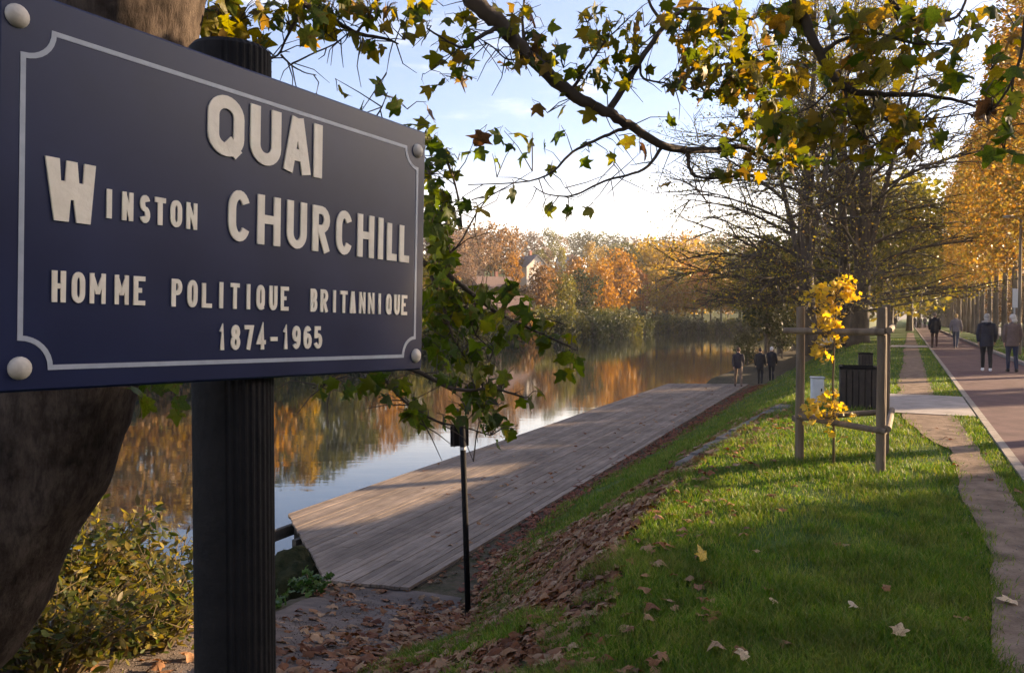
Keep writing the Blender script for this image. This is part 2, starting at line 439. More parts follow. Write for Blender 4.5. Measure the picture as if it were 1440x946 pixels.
def mat_ground():
    m, t, o = new_mat('grass_and_soil')
    b = t.nodes.new("ShaderNodeBsdfPrincipled"); b.inputs['Roughness'].default_value = 0.95; b.inputs['Specular IOR Level'].default_value = 0.1
    tc_ = t.nodes.new("ShaderNodeTexCoord")
    n = t.nodes.new("ShaderNodeTexNoise"); n.inputs['Scale'].default_value = 1.3; n.inputs['Detail'].default_value = 9; n.inputs['Roughness'].default_value = 0.65
    t.links.new(tc_.outputs['Object'], n.inputs['Vector'])
    gr = ramp(t, [(0.3, (0.028, 0.055, 0.008)), (0.55, (0.05, 0.09, 0.013)), (0.75, (0.09, 0.125, 0.024))])
    t.links.new(n.outputs['Fac'], gr.inputs[0])
    n3 = t.nodes.new("ShaderNodeTexNoise"); n3.inputs['Scale'].default_value = 6; n3.inputs['Detail'].default_value = 9; n3.inputs['Roughness'].default_value = 0.7
    t.links.new(tc_.outputs['Object'], n3.inputs['Vector'])
    sr = ramp(t, [(0.3, (0.035, 0.024, 0.017)), (0.7, (0.115, 0.083, 0.062))])
    t.links.new(n3.outputs['Fac'], sr.inputs[0])
    at = t.nodes.new("ShaderNodeAttribute"); at.attribute_name = 'soil'
    ad = t.nodes.new("ShaderNodeMath"); ad.operation = 'ADD'
    mr = t.nodes.new("ShaderNodeMapRange"); mr.inputs['To Min'].default_value = -0.35; mr.inputs['To Max'].default_value = 0.35
    t.links.new(n3.outputs['Fac'], mr.inputs[0]); t.links.new(at.outputs['Fac'], ad.inputs[0]); t.links.new(mr.outputs[0], ad.inputs[1]); ad.use_clamp = True
    mx_ = t.nodes.new("ShaderNodeMix"); mx_.data_type = 'RGBA'
    t.links.new(ad.outputs[0], mx_.inputs['Factor']); t.links.new(gr.outputs[0], mx_.inputs[6]); t.links.new(sr.outputs[0], mx_.inputs[7])
    t.links.new(mx_.outputs[2], b.inputs['Base Color'])
    bp = t.nodes.new("ShaderNodeBump"); bp.inputs['Strength'].default_value = 0.8; bp.inputs['Distance'].default_value = 0.03
    n2 = t.nodes.new("ShaderNodeTexNoise"); n2.inputs['Scale'].default_value = 35; n2.inputs['Detail'].default_value = 6
    t.links.new(tc_.outputs['Object'], n2.inputs['Vector']); t.links.new(n2.outputs['Fac'], bp.inputs['Height']); t.links.new(bp.outputs[0], b.inputs['Normal'])
    t.links.new(b.outputs[0], o.inputs[0]); return m
M['ground'] = mat_ground()
M['grass'] = leafmat('grass_blades', [(0.05, 0.11, 0.01), (0.075, 0.15, 0.013), (0.11, 0.18, 0.018), (0.16, 0.2, 0.03), (0.23, 0.21, 0.06)], 0.35, rough=0.6, patch=(0.2, 0.185, 0.05))
M['leaf_green'] = leafmat('leaf_green', [(0.04, 0.065, 0.01), (0.07, 0.1, 0.014), (0.11, 0.13, 0.02)], 0.6, island=False)
M['leaf_olive'] = leafmat('leaf_olive', [(0.12, 0.115, 0.016), (0.18, 0.15, 0.02), (0.24, 0.165, 0.024)], 0.62, island=False)
M['leaf_gold'] = leafmat('leaf_gold', [(0.3, 0.19, 0.03), (0.38, 0.22, 0.035), (0.34, 0.15, 0.03)], 0.55, island=False)
M['leaf_brown'] = leafmat('leaf_brown', [(0.09, 0.045, 0.02), (0.14, 0.07, 0.03)], 0.25, island=False)
M['leaf_mix'] = leafmat('leaf_mix', [(0.045, 0.065, 0.01), (0.09, 0.105, 0.016), (0.16, 0.14, 0.02), (0.23, 0.165, 0.025), (0.13, 0.075, 0.025)], 0.6)
M['leaf_mixgreen'] = leafmat('leaf_mixgreen', [(0.04, 0.065, 0.01), (0.065, 0.095, 0.014), (0.09, 0.12, 0.016), (0.12, 0.13, 0.018), (0.15, 0.135, 0.02)], 0.6)
M['dead_leaf'] = leafmat('dead_leaf', [(0.1, 0.04, 0.02), (0.17, 0.07, 0.03), (0.24, 0.11, 0.045), (0.3, 0.16, 0.075), (0.38, 0.25, 0.14), (0.2, 0.09, 0.04)], 0.2, island=False, rough=0.7)
M['dead_mix'] = leafmat('dead_mix', [(0.1, 0.034, 0.015), (0.17, 0.06, 0.022), (0.21, 0.09, 0.038), (0.27, 0.14, 0.065), (0.36, 0.23, 0.13), (0.18, 0.075, 0.035)], 0.2, rough=0.7)
M['red_mix'] = leafmat('red_mix', [(0.1, 0.032, 0.018), (0.17, 0.055, 0.028), (0.22, 0.08, 0.04)], 0.2, rough=0.7)
M['yellow_leaf'] = leafmat('yellow_leaf', [(0.6, 0.38, 0.06), (0.66, 0.44, 0.09)], 0.3, island=False)
M['pale_leaf'] = leafmat('pale_leaf', [(0.5, 0.36, 0.2), (0.58, 0.45, 0.3)], 0.2, island=False)
FOL = {
 'orange': [(0.2, 0.095, 0.022), (0.33, 0.165, 0.03), (0.38, 0.21, 0.04)],
 'gold': [(0.22, 0.145, 0.025), (0.34, 0.22, 0.035), (0.4, 0.26, 0.045)],
 'brown': [(0.13, 0.075, 0.035), (0.22, 0.125, 0.05), (0.28, 0.17, 0.07)],
 'mauve': [(0.13, 0.085, 0.06), (0.2, 0.13, 0.09), (0.2, 0.15, 0.08)],
 'olive': [(0.05, 0.055, 0.012), (0.1, 0.1, 0.02), (0.16, 0.13, 0.03)],
 'dark': [(0.018, 0.024, 0.008), (0.035, 0.042, 0.012), (0.055, 0.058, 0.018)],
 'rust': [(0.22, 0.095, 0.035), (0.3, 0.13, 0.045), (0.35, 0.165, 0.05)],
 'yellowgreen': [(0.12, 0.13, 0.02), (0.22, 0.2, 0.03), (0.34, 0.26, 0.04)],
}
for k, c in FOL.items():
    M['f_' + k] = leafmat('foliage_' + k, c, 0.4, objmix=0.25)
M['f_row'] = leafmat('foliage_row', [(0.22, 0.11, 0.035), (0.31, 0.17, 0.05), (0.37, 0.23, 0.06), (0.26, 0.2, 0.055), (0.2, 0.16, 0.05)], 0.5)
M['f_sap'] = leafmat('foliage_sapling', [(0.52, 0.36, 0.06), (0.62, 0.45, 0.09), (0.56, 0.34, 0.05)], 0.45)
M['f_bush'] = leafmat('foliage_bush', [(0.04, 0.06, 0.012), (0.07, 0.085, 0.016), (0.14, 0.13, 0.025), (0.26, 0.2, 0.04), (0.1, 0.09, 0.02), (0.16, 0.1, 0.035)], 0.5)
M['f_sparse'] = leafmat('foliage_sparse', [(0.13, 0.13, 0.025), (0.2, 0.18, 0.03), (0.3, 0.23, 0.045), (0.15, 0.16, 0.03), (0.26, 0.15, 0.04)], 0.45)

# ------------------------------------------------------------------ terrain
def vnoise(x, y, sc, seed=0):
    """smooth value noise, vectorised"""
    x = np.asarray(x, float) * sc + seed * 17.3; y = np.asarray(y, float) * sc + seed * 7.7
    xi = np.floor(x); yi = np.floor(y); fx = x - xi; fy = y - yi
    fx = fx * fx * (3 - 2 * fx); fy = fy * fy * (3 - 2 * fy)
    def hsh(a, b):
        v = np.sin(a * 127.1 + b * 311.7 + seed * 74.7) * 43758.5453
        return v - np.floor(v)
    return (hsh(xi, yi) * (1 - fx) + hsh(xi + 1, yi) * fx) * (1 - fy) + (hsh(xi, yi + 1) * (1 - fx) + hsh(xi + 1, yi + 1) * fx) * fy
def sst(x):
    x = np.clip(x, 0, 1); return x * x * (3 - 2 * x)
WATER = -1.95
DECK = -1.5
def f_crest(s): return np.interp(s, [0, 3.4, 5.5, 8, 20, 40, 80], [-1.0, -1.2, -1.75, -1.95, -1.9, -2.2, -3])
def f_quay(s): return np.interp(s, [0, 4, 6, 7.5, 9, 12, 34, 60], [-2.4, -3.0, -3.45, -4.2, -4.7, -5.2, -5.95, -6.5])
def f_zq(s): return np.interp(s, [-5, 0, 2, 4, 5.5, 7.2, 200], [-0.1, -0.2, -0.35, -0.62, -1.08, -1.54, -1.54])
def f_edge(s): return np.interp(s, [0, 5.4, 7.3, 8, 34, 38, 42, 80], [-4.9, -5.15, -6.0, -5.5, -6.6, -6.7, -9, -10])
def height(s, t):
    s = np.asarray(s, float); t = np.asarray(t, float)
    c = f_crest(s); q = f_quay(s); zq = f_zq(s); e = f_edge(s)
    k = (c - t) / np.maximum(c - q, 0.3)
    kc = np.clip(k, 0, 1); z = zq * (0.35 * sst(kc) + 0.65 * kc)
    z = z + np.where(t > c - 0.5, 0.02 * (vnoise(s, t, 0.8, 1) - 0.5), 0.05 * (vnoise(s, t, 1.2, 2) - 0.5))
    # down into the river
    z = np.where(t < e, z + (-2.8 - z) * sst((e - t) / 1.4), z)
    # far bank and its hill
    u = -t - 50.0
    far = np.interp(u, [0, 1.5, 3, 8, 20, 50, 100, 170, 260, 900], [-2.8, -1.7, -0.9, -0.3, 0.8, 10.5, 23, 30, 34, 34])
    far = far * np.where(u > 20, 1 + 0.25 * (vnoise(s, t, 0.012, 4) - 0.5), 1)
    z = np.where(u > 0, far, z)
    Yw = s * UC - t * US          # the river bends away: its far bank closes the view
    bend = np.interp(Yw - 182, [0, 1.5, 3, 8, 60], [-2.8, -1.7, -0.9, 0.0, 3.0])
    z = np.where((t < -12) & (t > -56) & (Yw > 182), np.maximum(z, bend), z)
    return z
def hz_at(x, y):
    s, t = toST(x, y); return float(height(s, t))
def grid_sheet(name, ss, ts, zoff, mat, kind='structure', keep=None, soil=None, hf=None):
    Sg, Tg = np.meshgrid(ss, ts, indexing='ij')
    Z = (hf or height)(Sg, Tg) + zoff
    X = Sg * US + Tg * UC; Y = Sg * UC - Tg * US
    V = np.stack([X, Y, Z], -1).reshape(-1, 3)
    ns, nt_ = len(ss), len(ts)
    i, j = np.meshgrid(np.arange(ns - 1), np.arange(nt_ - 1), indexing='ij')
    a = (i * nt_ + j).ravel()
    F = np.stack([a, a + nt_, a + nt_ + 1, a + 1], -1)
    F = F[:, ::-1]
    me = mesh_np(name, V, F, mat, True)
    if soil is not None:
        at = me.attributes.new('soil', 'FLOAT', 'POINT')
        at.data.foreach_set('value', soil(Sg, Tg).ravel().astype(np.float32))
    me.update()
    if me.polygons[0].normal.z < 0: me.flip_normals()
    o = link(name, me)
    return tag(o, kind=kind)
def soil_fn(s, t):
    c = f_crest(s); q = f_quay(s)
    k = (c - t) / np.maximum(c - q, 0.3)
    v = np.where((k > 0.05) & (k < 1), 0.45 * sst((k - 0.05) / 0.2), 0.0)
    v = np.where(s < 9.5, v + 0.15 * (k > 0), v * 0.45)
    v = np.where(k >= 0.95, 0.85, v)
    v = np.where(t < -45, np.where(t > -60, 0.75, 0.2), v)
    v = np.where((s > 140) & (t < -11), 0.45, v)
    return v
ss = np.concatenate([np.arange(-60, 0, 4.0), np.arange(0, 20, 0.2), np.arange(20, 50, 0.6), np.arange(50, 150, 4), np.arange(150, 250, 1.2), np.arange(250, 1300, 40)])
ts = np.concatenate([np.arange(-1200, -300, 60), np.arange(-300, -60, 8), np.arange(-60, -48, 1), np.arange(-48, -12, 3), np.arange(-12, 4, 0.2), np.arange(4, 20, 1), np.arange(20, 1300, 60)])
grid_sheet('ground', ss, ts, 0.0, M['ground'], soil=soil_fn)

# water
mbw = MB()
pts = [ST(-80, -4.2, WATER), ST(900, -4.2, WATER), ST(900, -56, WATER), ST(-80, -56, WATER)]
mbw.add(pts, [(0, 1, 2, 3)])
wo = mbw.build('river', M['water']); tag(wo, kind='structure')

# paths: sheets stacked above the ground
def strip(name, s0, s1, t0f, t1f, z, mat, ds=0.3, nt_=4, hf=True):
    ssv = np.arange(s0, s1 + ds, ds)
    V, F = [], []
    for s in ssv:
        a, b = t0f(s), t1f(s)
        for j in range(nt_ + 1):
            t = a + (b - a) * j / nt_
            zz = (float(height(s, t)) if hf else 0.0) + z
            V.append(tuple(ST(s, t, zz)))
    n = nt_ + 1
    for i in range(len(ssv) - 1):
        for j in range(nt_):
            F.append((i * n + j, i * n + j + 1, (i + 1) * n + j + 1, (i + 1) * n + j))
    me = mesh_np(name, V, F, mat, True)
    if me.polygons[0].normal.z < 0: me.flip_normals()
    return tag(link(name, me), kind='structure')
wob = lambda s, a, f, sd: a * (float(vnoise(s, 0.0, f, sd)) - 0.5) * 2
dirtL = lambda s: float(np.interp(s, [-5, 4, 7, 11, 14, 16.5, 20, 90], [0.42, 0.42, 0.5, 0.45, -0.1, -0.2, -0.2, 0.0])) + wob(s, 0.09, 0.8, 5) + wob(s, 0.04, 3.0, 6)
dirtR = lambda s: float(np.interp(s, [-5, 7, 12, 14, 17, 90], [0.95, 0.9, 0.75, 0.7, 0.5, 0.55])) + wob(s, 0.05, 1.1, 8) + wob(s, 0.03, 3.0, 9)
strip('dirt_path', -5, 90, dirtL, dirtR, 0.016, M['dirt'])
strip('paved_crossing', 14.6, 18.0, lambda s: -0.35, lambda s: 0.995, 0.026, M['concrete'], 0.5, 6)
strip('paved_crossing', 47.0, 50.0, lambda s: -0.8, lambda s: 0.995, 0.026, M['concrete'], 0.5, 6)
strip('cycle_path', -40, 420, lambda s: 1.12, lambda s: 3.4, 0.02, M['red_asphalt'], 4.0, 2, hf=False)
strip('road', -60, 500, lambda s: 6.9, lambda s: 13.0, 0.014, M['road'], 5.0, 2, hf=False)
def kerb(t0, t1, h, name):
    mb = MB()
    s0, s1 = -40, 400
    a = [ST(s0, t0, -0.2), ST(s0, t1, -0.2), ST(s0, t1, h), ST(s0, t0, h)]
    b = [ST(s1, t0, -0.2), ST(s1, t1, -0.2), ST(s1, t1, h), ST(s1, t0, h)]
    mb.add(a + b, [(0, 1, 2, 3), (7, 6, 5, 4), (3, 2, 6, 7), (0, 3, 7, 4), (1, 5, 6, 2)])
    return tag(mb.build(name, M['kerb']), kind='structure')
kerb(1.02, 1.115, 0.03, 'kerb'); kerb(3.405, 3.55, 0.12, 'kerb'); kerb(6.75, 6.895, 0.12, 'kerb'); kerb(13.005, 13.15, 0.12, 'kerb')
# asphalt landing in front of the deck
asl = lambda s: float(np.interp(s, [0, 4, 5.4, 7, 7.45], [-4.4, -4.7, -5.0, -5.75, -5.95])) + wob(s, 0.08, 1.3, 11)
asr = lambda s: float(np.interp(s, [0, 4, 6, 7.45], [-2.6, -3.1, -3.6, -4.45])) + wob(s, 0.14, 1.0, 12) + wob(s, 0.06, 3.0, 13)
strip('asphalt_landing', 0, 7.5, asl, asr, 0.012, M['asphalt'], 0.15, 12)

def hit(px, py):
    """first point of the terrain along a line of sight"""
    d = ray(px, py); o = Vector((0, 0, CAMZ)); k = 2.0
    while k < 80:
        q = o + d * k
        if q.z < hz_at(q.x, q.y): break
        k += 0.01
    return q
# ------------------------------------------------------------------ leaf shapes and clouds
HALF = [(0.0, 0.0), (0.13, -0.07), (0.27, -0.03), (0.42, -0.02), (0.36, 0.10), (0.34, 0.20), (0.47, 0.30), (0.64, 0.50), (0.50, 0.50), (0.42, 0.53), (0.28, 0.48), (0.27, 0.60), (0.21, 0.68), (0.16, 0.82), (0.0, 1.02)]
def leaf_verts(seed, fold=0.25, curl=0.25, petiole=True, dry=0.0):
    r = random.Random(seed)
    wf = r.uniform(0.8, 1.15); dl = r.uniform(-0.05, 0.05)
    L = [(x * wf * r.uniform(0.86, 1.14), y + r.uniform(-0.035, 0.035) + dl * (x > .3)) for x, y in HALF]
    L[0] = (0, 0); L[-1] = (0, 1.02)
    Rr = [(-x * wf * r.uniform(0.86, 1.14), y + r.uniform(-0.035, 0.035) - dl * (x > .3)) for x, y in HALF[1:-1]]
    out = L + Rr[::-1]
    cz = lambda x, y: -fold * abs(x) ** 1.2 + curl * (0.2 - (y - 0.35) ** 2) + dry * math.sin(5 * x + seed) * math.cos(4 * y + seed * 2) * 0.16
    V = [(0, 0.32, cz(0, 0.32))] + [(x, y, cz(x, y)) for x, y in out]
    n = len(out)
    F = [(0, 1 + i, 1 + (i + 1) % n) for i in range(n)]
    if petiole:
        b = len(V)
        ps = [(0, 0, cz(0, 0)), (r.uniform(-.05, .05), -0.25, cz(0, 0) + 0.03), (r.uniform(-.1, .1), -0.5, cz(0, 0) + 0.12)]
        for p in ps:
            for dx, dz in ((0.012, 0), (-0.006, 0.01), (-0.006, -0.01)):
                V.append((p[0] + dx, p[1], p[2] + dz))
        for k in range(2):
            for i in range(3):
                j = (i + 1) % 3
                a0, a1, b0, b1 = b + k * 3 + i, b + k * 3 + j, b + k * 3 + 3 + i, b + k * 3 + 3 + j
                F += [(a0, a1, b1), (a0, b1, b0)]
    return np.array(V, np.float32), np.array(F, np.int32)
LEAFV = [leaf_verts(k, fo, cu, dry=d) for k, (fo, cu, d) in enumerate([(0.2, 0.3, .3), (0.35, 0.6, .5), (0.1, 0.9, .4), (0.6, 0.3, .6), (0.3, -0.3, .5), (0.8, 0.7, .8), (-0.25, 0.8, .7), (0.45, 1.0, 1.0), (0.15, 0.5, .2)])]
DRYV = [leaf_verts(20 + k, fo, cu, dry=d) for k, (fo, cu, d) in enumerate([(0.3, 0.8, 1.0), (-0.4, 0.5, 1.3), (0.6, 0.3, 0.8), (-0.2, 1.0, 1.0), (0.15, 0.2, 0.6)])]
_lm = {}
def leaf_mesh(kind, i, mat):
    key = (kind, i, mat)
    if key not in _lm:
        V, F = (LEAFV if kind == 'live' else DRYV)[i]
        _lm[key] = mesh_np('leaf', V, F, M[mat], True)
    return _lm[key]
def rot_mats(n, up=None, tilt=math.pi):
    """random rotations as (n,3,3)"""
    a = rng.uniform(0, 2 * math.pi, n); b = rng.uniform(0, tilt, n) * rng.choice([-1, 1], n); c = rng.uniform(0, 2 * math.pi, n)
    def Rz(x):
        m = np.zeros((n, 3, 3)); m[:, 0, 0] = np.cos(x); m[:, 0, 1] = -np.sin(x); m[:, 1, 0] = np.sin(x); m[:, 1, 1] = np.cos(x); m[:, 2, 2] = 1; return m
    def Rx(x):
        m = np.zeros((n, 3, 3)); m[:, 1, 1] = np.cos(x); m[:, 1, 2] = -np.sin(x); m[:, 2, 1] = np.sin(x); m[:, 2, 2] = np.cos(x); m[:, 0, 0] = 1; return m
    return Rz(a) @ Rx(b) @ Rz(c)
def cloud(name, C, size, mat, shape=None, tilt=math.pi, Rm=None):
    """one mesh of many small leaves at C (n,3)"""
    C = np.asarray(C, float); n = len(C)
    if shape is None:
        sv = np.array([(0, -0.5, 0), (0.32, 0.0, 0.1), (0, 0.5, 0), (-0.32, 0.0, 0.1)]); sf = np.array([(0, 1, 2, 3)])
    elif shape == 'lobed':
        sv = np.array([(0, -0.45, 0), (0.5, -0.2, .1), (0.22, 0.1, 0.02), (0.4, 0.45, .08), (0, 0.55, 0), (-0.4, 0.4, .08), (-0.2, 0.1, 0.02), (-0.5, -0.2, .1)])
        sf = np.array([(0, 1, 2), (2, 3, 4), (4, 5, 6), (6, 7, 0), (0, 2, 4), (0, 4, 6)])
    else:
        sv, sf = shape
    if Rm is None: Rm = rot_mats(n, tilt=tilt)
    size = np.broadcast_to(np.asarray(size, float), (n,))
    V = np.einsum('nij,kj->nki', Rm, sv) * size[:, None, None] + C[:, None, :]
    F = (sf[None] + (np.arange(n) * len(sv))[:, None, None]).reshape(-1, sf.shape[1])
    return mesh_np(name, V.reshape(-1, 3), F, mat)

# ------------------------------------------------------------------ tree generators
def far_tree_meshes(seed, h, rad, base, mat, nleaf, size, shape='round', trunk_r=0.25, flat=1.0):
    """crown of leaf clumps over limbs; returns (trunk mesh, crown mesh)"""
    r = np.random.default_rng(seed); rr = random.Random(seed)
    mb = MB()
    mb.tube([(0, 0, -0.6), (0.05, 0, base * 0.5), (rr.uniform(-.2, .2), rr.uniform(-.2, .2), base + (h - base) * 0.35), (rr.uniform(-.3, .3), rr.uniform(-.3, .3), h * 0.85)], [trunk_r * 1.3, trunk_r, trunk_r * 0.65, trunk_r * 0.15], 7)
    blobs = []
    nb = 16
    for k in range(nb):
        f = (k + 0.5) / nb
        z = base + (h - base) * (0.08 + 0.84 * f)
        if shape == 'round': wdt = rad * math.sqrt(max(0.05, 1 - (2 * f - 0.95) ** 2))
        elif shape == 'cone': wdt = rad * (1.05 - f)
        else: wdt = rad * (0.55 + 0.45 * math.sin(math.pi * min(1, f * 1.1)))
        a = k * 2.4 + rr.uniform(-.5, .5); d = wdt * rr.uniform(0.3, 0.72)
        c = np.array([math.cos(a) * d, math.sin(a) * d, z])
        br = rad * rr.uniform(0.3, 0.52)
        blobs.append((c, br))
        mb.tube([(0, 0, max(base * 0.6, z - d * 0.9)), Vector(c) * 0.5 + Vector((0, 0, z * 0.5 - d * 0.2)), Vector(c)], [trunk_r * 0.35, trunk_r * 0.22, 0.03], 4, cap=False)
    tot = sum(b ** 2 for _, b in blobs)
    C = []
    for c, b in blobs:
        n = int(nleaf * b * b / tot)
        d = r.normal(size=(n, 3)); d /= np.linalg.norm(d, axis=1)[:, None]
        q = r.uniform(0.35, 1.08, n) ** 0.6
        # ragged: thin out by noise
        p = c + d * (q * b)[:, None] * np.array([1, 1, 0.8 * flat])
        keep = vnoise(p[:, 0] + p[:, 2], p[:, 1] - p[:, 2] * 0.7, 1.6 / max(0.6, rad * 0.25), seed) > 0.3
        C.append(p[keep])
    C = np.concatenate(C)
    tm = bpy.data.meshes.new('trunk'); tm.from_pydata(mb.v, [], mb.f); tm.materials.append(M['bark_far']); tm.update()
    cm = cloud('crown', C, r.uniform(0.6, 1.3, len(C)) * size, M[mat])
    return tm, cm
PROTO = {}
def far_tree(px_x, y, zb, h, kind, mat, label, group, name='tree', rad=None, seedv=0):
    key = (kind, seedv, mat)
    if key not in PROTO:
        prm = {'round': (14, 4.6, 3.0, 2600, 0.62, 'round'), 'wide': (13, 6.0, 2.5, 3200, 0.62, 'round'), 'tall': (17, 3.6, 3.0, 2600, 0.6, 'col'), 'cone': (14, 3.0, 1.0, 2400, 0.5, 'cone'), 'shrub': (5, 3.0, 0.2, 1600, 0.42, 'round')}[kind]
        PROTO[key] = (prm[0], far_tree_meshes(100 + seedv * 13 + len(PROTO), prm[0], prm[1], prm[2], mat, prm[3], prm[4], prm[5]))
    h0, (tm, cm) = PROTO[key]
    e = empty(name, (px_x, y, zb), label, 'tree' if kind != 'shrub' else 'shrub', group, rz=random.uniform(0, 6.28))
    s = h / h0
    e.scale = (s * random.uniform(0.9, 1.15), s * random.uniform(0.9, 1.15), s)
    link('trunk' if kind != 'shrub' else 'stem', tm, e); link('crown' if kind != 'shrub' else 'foliage', cm, e)
    return e

# ------------------------------------------------------------------ far bank: trees, shrubs, houses, boat
def on_t(px, t):
    k = (px - CX) / FPX
    Y = t / (k * UC - US)
    return k * Y, Y
COLWORD = {'orange': 'orange', 'gold': 'golden', 'brown': 'dry brown', 'mauve': 'greyish brown half-bare', 'olive': 'olive green', 'dark': 'dark green', 'rust': 'rusty red', 'yellowgreen': 'yellow-green'}
def bank_tree(px, t, top, kind, mat, label=None, group=None, sv=0):
    x, y = on_t(px, t)
    zb = hz_at(x, y)
    h = CAMZ + (HZ - top) / FPX * y - zb
    where = 'on the far river bank' if t > -70 else 'on the far hillside'
    if label is None:
        if kind == 'shrub':
            label = '%s bush at the waterline of the far bank' % COLWORD[mat]
            group = group or '%s bushes along the far waterline' % COLWORD[mat]
        else:
            label = '%s autumn tree %s' % (COLWORD[mat], where)
            group = group or '%s trees %s' % (COLWORD[mat], where)
    return far_tree(x, y, zb - 0.1, h, kind, 'f_' + mat, label, group, 'shrub' if kind == 'shrub' else 'tree', seedv=sv)

# (pixel column, t, pixel row of the top, kind, foliage)
front = [
 (60, -57, 262, 'wide', 'brown'), (118, -56, 264, 'round', 'gold'), (165, -57, 260, 'wide', 'brown'), (215, -57, 268, 'wide', 'gold'), (262, -56, 268, 'round', 'brown'), (305, -58, 284, 'round', 'olive'),
 (352, -57, 300, 'round', 'orange'), (392, -57, 312, 'round', 'olive'), (424, -55.5, 299, 'tall', 'gold'), (462, -58, 309, 'round', 'olive'), (500, -57, 330, 'round', 'olive'),
 (540, -56, 341, 'round', 'orange'), (582, -57, 352, 'round', 'olive'), (616, -60, 360, 'round', 'brown'),
 (762, -57, 372, 'round', 'brown'), (790, -56, 388, 'wide', 'olive'), (822, -57, 378, 'round', 'dark'), (846, -58, 366, 'round', 'orange'), (812, -64, 362, 'round', 'orange'),
 (872, -58, 352, 'round', 'orange'), (900, -57, 374, 'tall', 'rust'), (925, -60, 340, 'wide', 'gold'), (950, -57, 352, 'round', 'orange'), (974, -58, 344, 'wide', 'gold'),
 (1000, -57, 350, 'round', 'gold'), (1022, -57, 360, 'round', 'olive'), (1046, -58, 350, 'wide', 'olive'), (1072, -58, 355, 'round', 'dark'), (1096, -58, 352, 'round', 'olive'), (1120, -58, 356, 'round', 'gold'), (1142, -60, 360, 'round', 'dark'),
 (884, -66, 345, 'round', 'olive'), (905, -72, 338, 'round', 'gold'), (955, -70, 336, 'round', 'brown'), (1015, -70, 338, 'round', 'olive'), (1060, -72, 342, 'round', 'orange'),
]
for i, (px, t, top, kd, mt) in enumerate(front):
    bank_tree(px, t, top, kd, mt, sv=i % 2)
hill = [
 (640, -92, 330, 'wide', 'mauve'), (664, -96, 316, 'wide', 'mauve'), (690, -100, 314, 'wide', 'brown'), (716, -98, 318, 'round', 'brown'), (655, -84, 362, 'round', 'mauve'), (722, -84, 352, 'tall', 'orange'),
 (635, -74, 398, 'round', 'brown'), (672, -72, 408, 'round', 'olive'), (655, -68, 424, 'round', 'orange'), (712, -74, 400, 'round', 'mauve'), (738, -72, 400, 'round', 'brown'), (760, -78, 390, 'round', 'rust'),
 (752, -150, 326, 'round', 'mauve'), (772, -146, 322, 'round', 'olive'), (786, -152, 330, 'round', 'mauve'), (740, -165, 324, 'wide', 'mauve'), (806, -158, 328, 'round', 'olive'), (826, -150, 326, 'wide', 'dark'), (848, -160, 328, 'round', 'olive'), (868, -152, 331, 'wide', 'dark'), (888, -160, 333, 'round', 'mauve'),
 (768, -112, 348, 'round', 'mauve'), (790, -108, 347, 'cone', 'yellowgreen'), (828, -106, 338, 'tall', 'gold'), (846, -110, 346, 'round', 'gold'), (866, -100, 344, 'round', 'olive'), (808, -96, 360, 'round', 'brown'), (780, -92, 370, 'round', 'orange'),
 (912, -130, 334, 'wide', 'olive'), (936, -140, 332, 'round', 'mauve'), (962, -130, 330, 'wide', 'orange'), (988, -135, 330, 'round', 'olive'), (1012, -140, 330, 'wide', 'brown'), (1040, -140, 333, 'round', 'olive'),
 (560, -100, 308, 'wide', 'mauve'), (500, -100, 292, 'wide', 'brown'), (600, -105, 314, 'wide', 'mauve'), (620, -140, 316, 'wide', 'mauve'), (430, -95, 268, 'wide', 'olive'),
 (700, -150, 325, 'wide', 'mauve'), (670, -160, 322, 'wide', 'mauve'), (645, -150, 320, 'wide', 'brown'),
 (880, -90, 352, 'round', 'orange'), (900, -95, 346, 'round', 'gold'), (930, -90, 346, 'round', 'orange'),
]
for i in range(46):
    t_ = -72 - 75 * ((i * 0.618) % 1.0); px_ = 606 + (i * 37.7) % 410
    x_, y_ = on_t(px_, t_)
    if 630 < px_ < 756 and t_ > -108: continue
    top_ = HZ - (hz_at(x_, y_) - CAMZ + random.uniform(7, 11)) * FPX / y_
    hill.append((px_, t_, max(top_, 330 if px_ > 740 else 318), 'round', random.choice(['mauve', 'brown', 'olive', 'gold', 'brown', 'olive', 'mauve'])))
for i, (px, t, top, kd, mt) in enumerate(hill):
    bank_tree(px, t, top, kd, mt, sv=i % 2)
for i in range(84):
    px = 100 + i * 12.3 + random.uniform(-7, 7)
    if 650 < px < 735 and i % 2: continue
    mt = random.choice(['dark', 'dark', 'olive', 'olive', 'brown']) if px < 740 else random.choice(['dark', 'olive', 'dark', 'olive', 'dark'])
    x, y = on_t(px, -54.2 - random.uniform(0, 1.5))
    bank_tree(px, -49.9 - random.uniform(0, 1.1), HZ - (random.uniform(-0.6, 1.3)) * FPX / y, 'shrub', mt, sv=i % 2)

